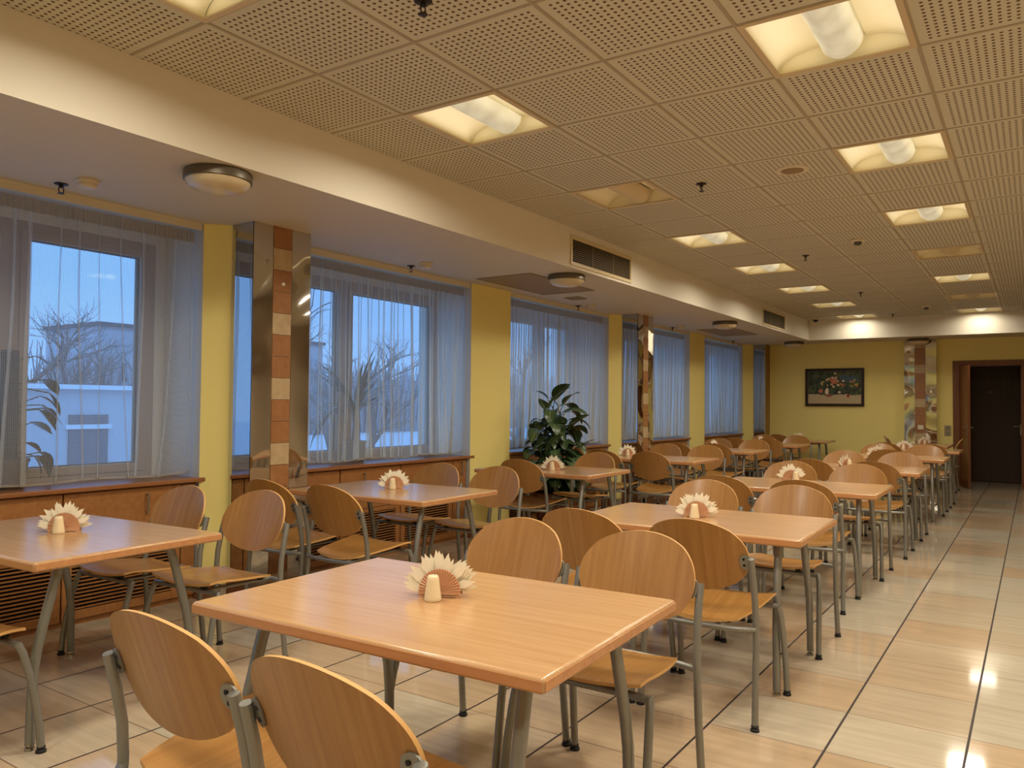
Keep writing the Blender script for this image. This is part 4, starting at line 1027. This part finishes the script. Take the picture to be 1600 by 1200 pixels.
# dark climbing plant at the nearest window
r = empty('climbing_potted_plant', (-4.88, 2.10, 0.8055)); tag(r, 'dark climbing plant with heart-shaped leaves behind the net curtain of the nearest window', 'plant')
MB().lathe([(0.0, 0.0), (0.08, 0.0), (0.105, 0.15), (0.112, 0.152), (0.112, 0.17), (0.098, 0.17), (0.096, 0.155), (0.0, 0.155)], 24).build('pot', mat('pot_dark', lin(70, 58, 50), 0.5), r, smooth=40)
mp_ = MB(); mp_.tube([(0, 0, 0.15), (0.0, 0.0, 0.45), (0, 0.0, 0.79)], [0.048, 0.05, 0.045], 12); mp_.build('moss_pole', moss_m, r, smooth=60)
lv = MB(); st = MB(); rs = random.Random(21)
for k in range(22):
    z = 0.10+0.64*rs.random(); az = rs.choice([1, 1, -1])*math.pi/2 + rs.uniform(-.45, .45); el = rs.uniform(-0.1, 0.6)
    p0 = Vector((0, 0, z)); p1 = p0 + Vector((math.cos(az)*math.cos(el), math.sin(az)*math.cos(el), math.sin(el)))*rs.uniform(0.12, 0.24)
    st.tube([p0, (p0+p1)/2 + Vector((0, 0, 0.015)), p1], 0.0035, 5)
    leaf(lv, p1, az, el-0.9, rs.uniform(0.12, 0.18), rs.uniform(0.038, 0.056), rs.uniform(0.2, 0.9), heart, 8, 4, 0.15, rs.uniform(-.6, .6))
st.build('stems', stem_m, r, smooth=50); lv.build('leaves', lm2, r, smooth=180)
# ================================================================== outside at dusk
ZG = -1.2
struct(MB().box(-120, -5.5, -60, 120, ZG-0.2, ZG).build('ground', mat('snow_pale_ground', lin(176, 178, 184), 0.9)))  # ground colour kept pale like snow to brighten the view outside
r = empty('garage_building', (-14, 5.4, ZG)); tag(r, 'low white flat-roofed building outside the nearest window', 'building')
gw = mat('white_brick', lin(226, 226, 226), 0.8)
bt_ = N(gw, 'ShaderNodeTexBrick'); bt_.inputs['Scale'].default_value = 4.0; bt_.inputs['Color1'].default_value = lin(228, 228, 228); bt_.inputs['Color2'].default_value = lin(216, 216, 218); bt_.inputs['Mortar'].default_value = lin(196, 196, 200); bt_.inputs['Mortar Size'].default_value = 0.012
gg = N(gw, 'ShaderNodeTexCoord'); mpp = N(gw, 'ShaderNodeMapping'); mpp.inputs['Rotation'].default_value = (R_(90), 0, R_(90)); L(gw, gg.outputs['Object'], mpp.inputs[0]); L(gw, mpp.outputs[0], bt_.inputs['Vector']); L(gw, bt_.outputs['Color'], bsdf(gw).inputs['Base Color'])
MB().box(-7, 0, -5.5, 3.2, 0, 2.72).build('wall', gw, r)
MB().box(-7.1, 0.1, -5.6, 3.3, 2.72, 2.80).build('roof', mat('snowy_roof', lin(236, 238, 242), 0.8), r)
dk = mat('dark_shutter', lin(112, 110, 116), 0.6)
MB().box(0.0, 0.03, 1.58, 2.27, 0.15, 2.02).build('door', dk, r)
MB().box(0.0, 0.03, 1.58, 2.27, 2.10, 2.27).build('window', dk, r)
MB().box(0.0, 0.05, 1.52, 2.33, 2.02, 2.10).build('lintel', mat('lintel_white', lin(230, 230, 232), 0.7), r)
def block(x, y, wy, h_, label):
    r = empty('apartment_block', (x, y, ZG)); tag(r, label, 'building', 'distant buildings')
    MB().box(-8, 0, -wy/2, wy/2, 0, h_).build('wall', mat('far_wall', lin(186, 184, 190), 0.9), r)
    MB().box(-8.2, 0.2, -wy/2-0.2, wy/2+0.2, h_, h_+0.3).build('roof', mat('far_roof', lin(96, 96, 102), 0.9), r)
    wm_ = mat('far_window', lin(70, 74, 84), 0.3)
    for q in range(2):
        z = 1.2+q*2.9
        if z+1.4 > h_: break
        n = int(wy/3.2)
        for k in range(n):
            yy = -wy/2+1.6+k*3.2
            MB().box(0.0, 0.04, yy-0.6, yy+0.6, z, z+1.4).build('window', wm_, r)
block(-58, 42, 22, 8.2, 'grey flat-topped block far beyond the low white building')
block(-70, 92, 30, 5.4, 'long grey block seen through the second window')
bark = mat('bark', lin(112, 102, 100), 0.9)
thick = mat('thicket_twigs_hazed', lin(172, 166, 170), 0.9)  # twig colour paled to stand for haze over the distance
def tree_mesh(seed, h_):
    rs = random.Random(seed); mb = MB()
    def grow(p, d, ln, r_, lvl):
        n = 3; pts = [p]; q = p; dd = d
        for i in range(n):
            dd = (dd + Vector((rs.gauss(0, .12), rs.gauss(0, .12), rs.gauss(0.03, .08)))).normalized(); q = q+dd*ln/n; pts.append(q)
        mb.tube(pts, [r_*(1-0.42*i/n) for i in range(n+1)], 5 if lvl < 2 else 3, caps=False)
        if lvl >= 5: return
        nb = 3 if lvl < 4 else 3
        for k in range(nb):
            t = rs.uniform(0.45, 1.0) if k else 1.0
            b_ = pts[min(n, int(t*n))]
            ax = Vector((rs.gauss(0, 1), rs.gauss(0, 1), rs.gauss(0, .5))).normalized()
            nd = (dd + ax*rs.uniform(0.45, 0.9)).normalized(); nd.z = nd.z*0.8+0.15
            grow(b_, nd.normalized(), ln*rs.uniform(0.58, 0.78), r_*0.55, lvl+1)
    grow(Vector((0, 0, 0)), Vector((0, 0, 1)), h_*0.28, h_*0.018, 0)
    return mb.mesh('bare_tree', bark)
TM = [tree_mesh(1, 9.5), tree_mesh(2, 10.5), tree_mesh(5, 8.5)]
tl = [(-24, 10.4, 0, 'bare tree outside the nearest window, left of the lamp reflection'), (-33, 15.5, 1, 'bare tree outside the nearest window, beyond the white roof'), (-38, 20.5, 2, 'bare tree outside the nearest window, before the grey block'), (-29, 15.2, 2, 'bare tree outside the nearest window, right of its middle'),
      (-17, 15.0, 1, 'bare tree outside the second window, nearer left'), (-22, 22.5, 0, 'bare tree outside the second window, right of centre'), (-20, 18.8, 2, 'bare tree outside the second window, at its middle'), (-29, 29, 1, 'bare tree outside the second window, farther back'),
      (-18, 27.5, 0, 'bare tree outside the third window, at its left'), (-26, 37, 2, 'bare tree outside the third window, farther back')]
for k, (x, y, mi, lb) in enumerate(tl):
    o = bpy.data.objects.new('bare_tree', TM[mi]); COL.objects.link(o); o.location = (x, y, ZG); o.rotation_euler = (0, 0, k*1.3)
    tag(o, lb, 'tree', 'bare trees outside')
hd = MB(); rs = random.Random(9)
for k in range(2400):
    y = rs.uniform(12, 100); x = -50+rs.uniform(-2, 2); h_ = rs.uniform(3.0, 6.6)
    a = rs.uniform(0, 6.28); hd.tube([(x, y, ZG), (x+0.3*math.cos(a), y+0.3*math.sin(a), ZG+h_*0.6), (x+0.7*math.cos(a+.5), y+0.7*math.sin(a+.5), ZG+h_)], [0.10, 0.08, 0.03], 3)
o = hd.build('leafless_thicket', thick); tag(o, 'leafless thicket along the back of the yard outside', 'hedge', None, 'stuff')
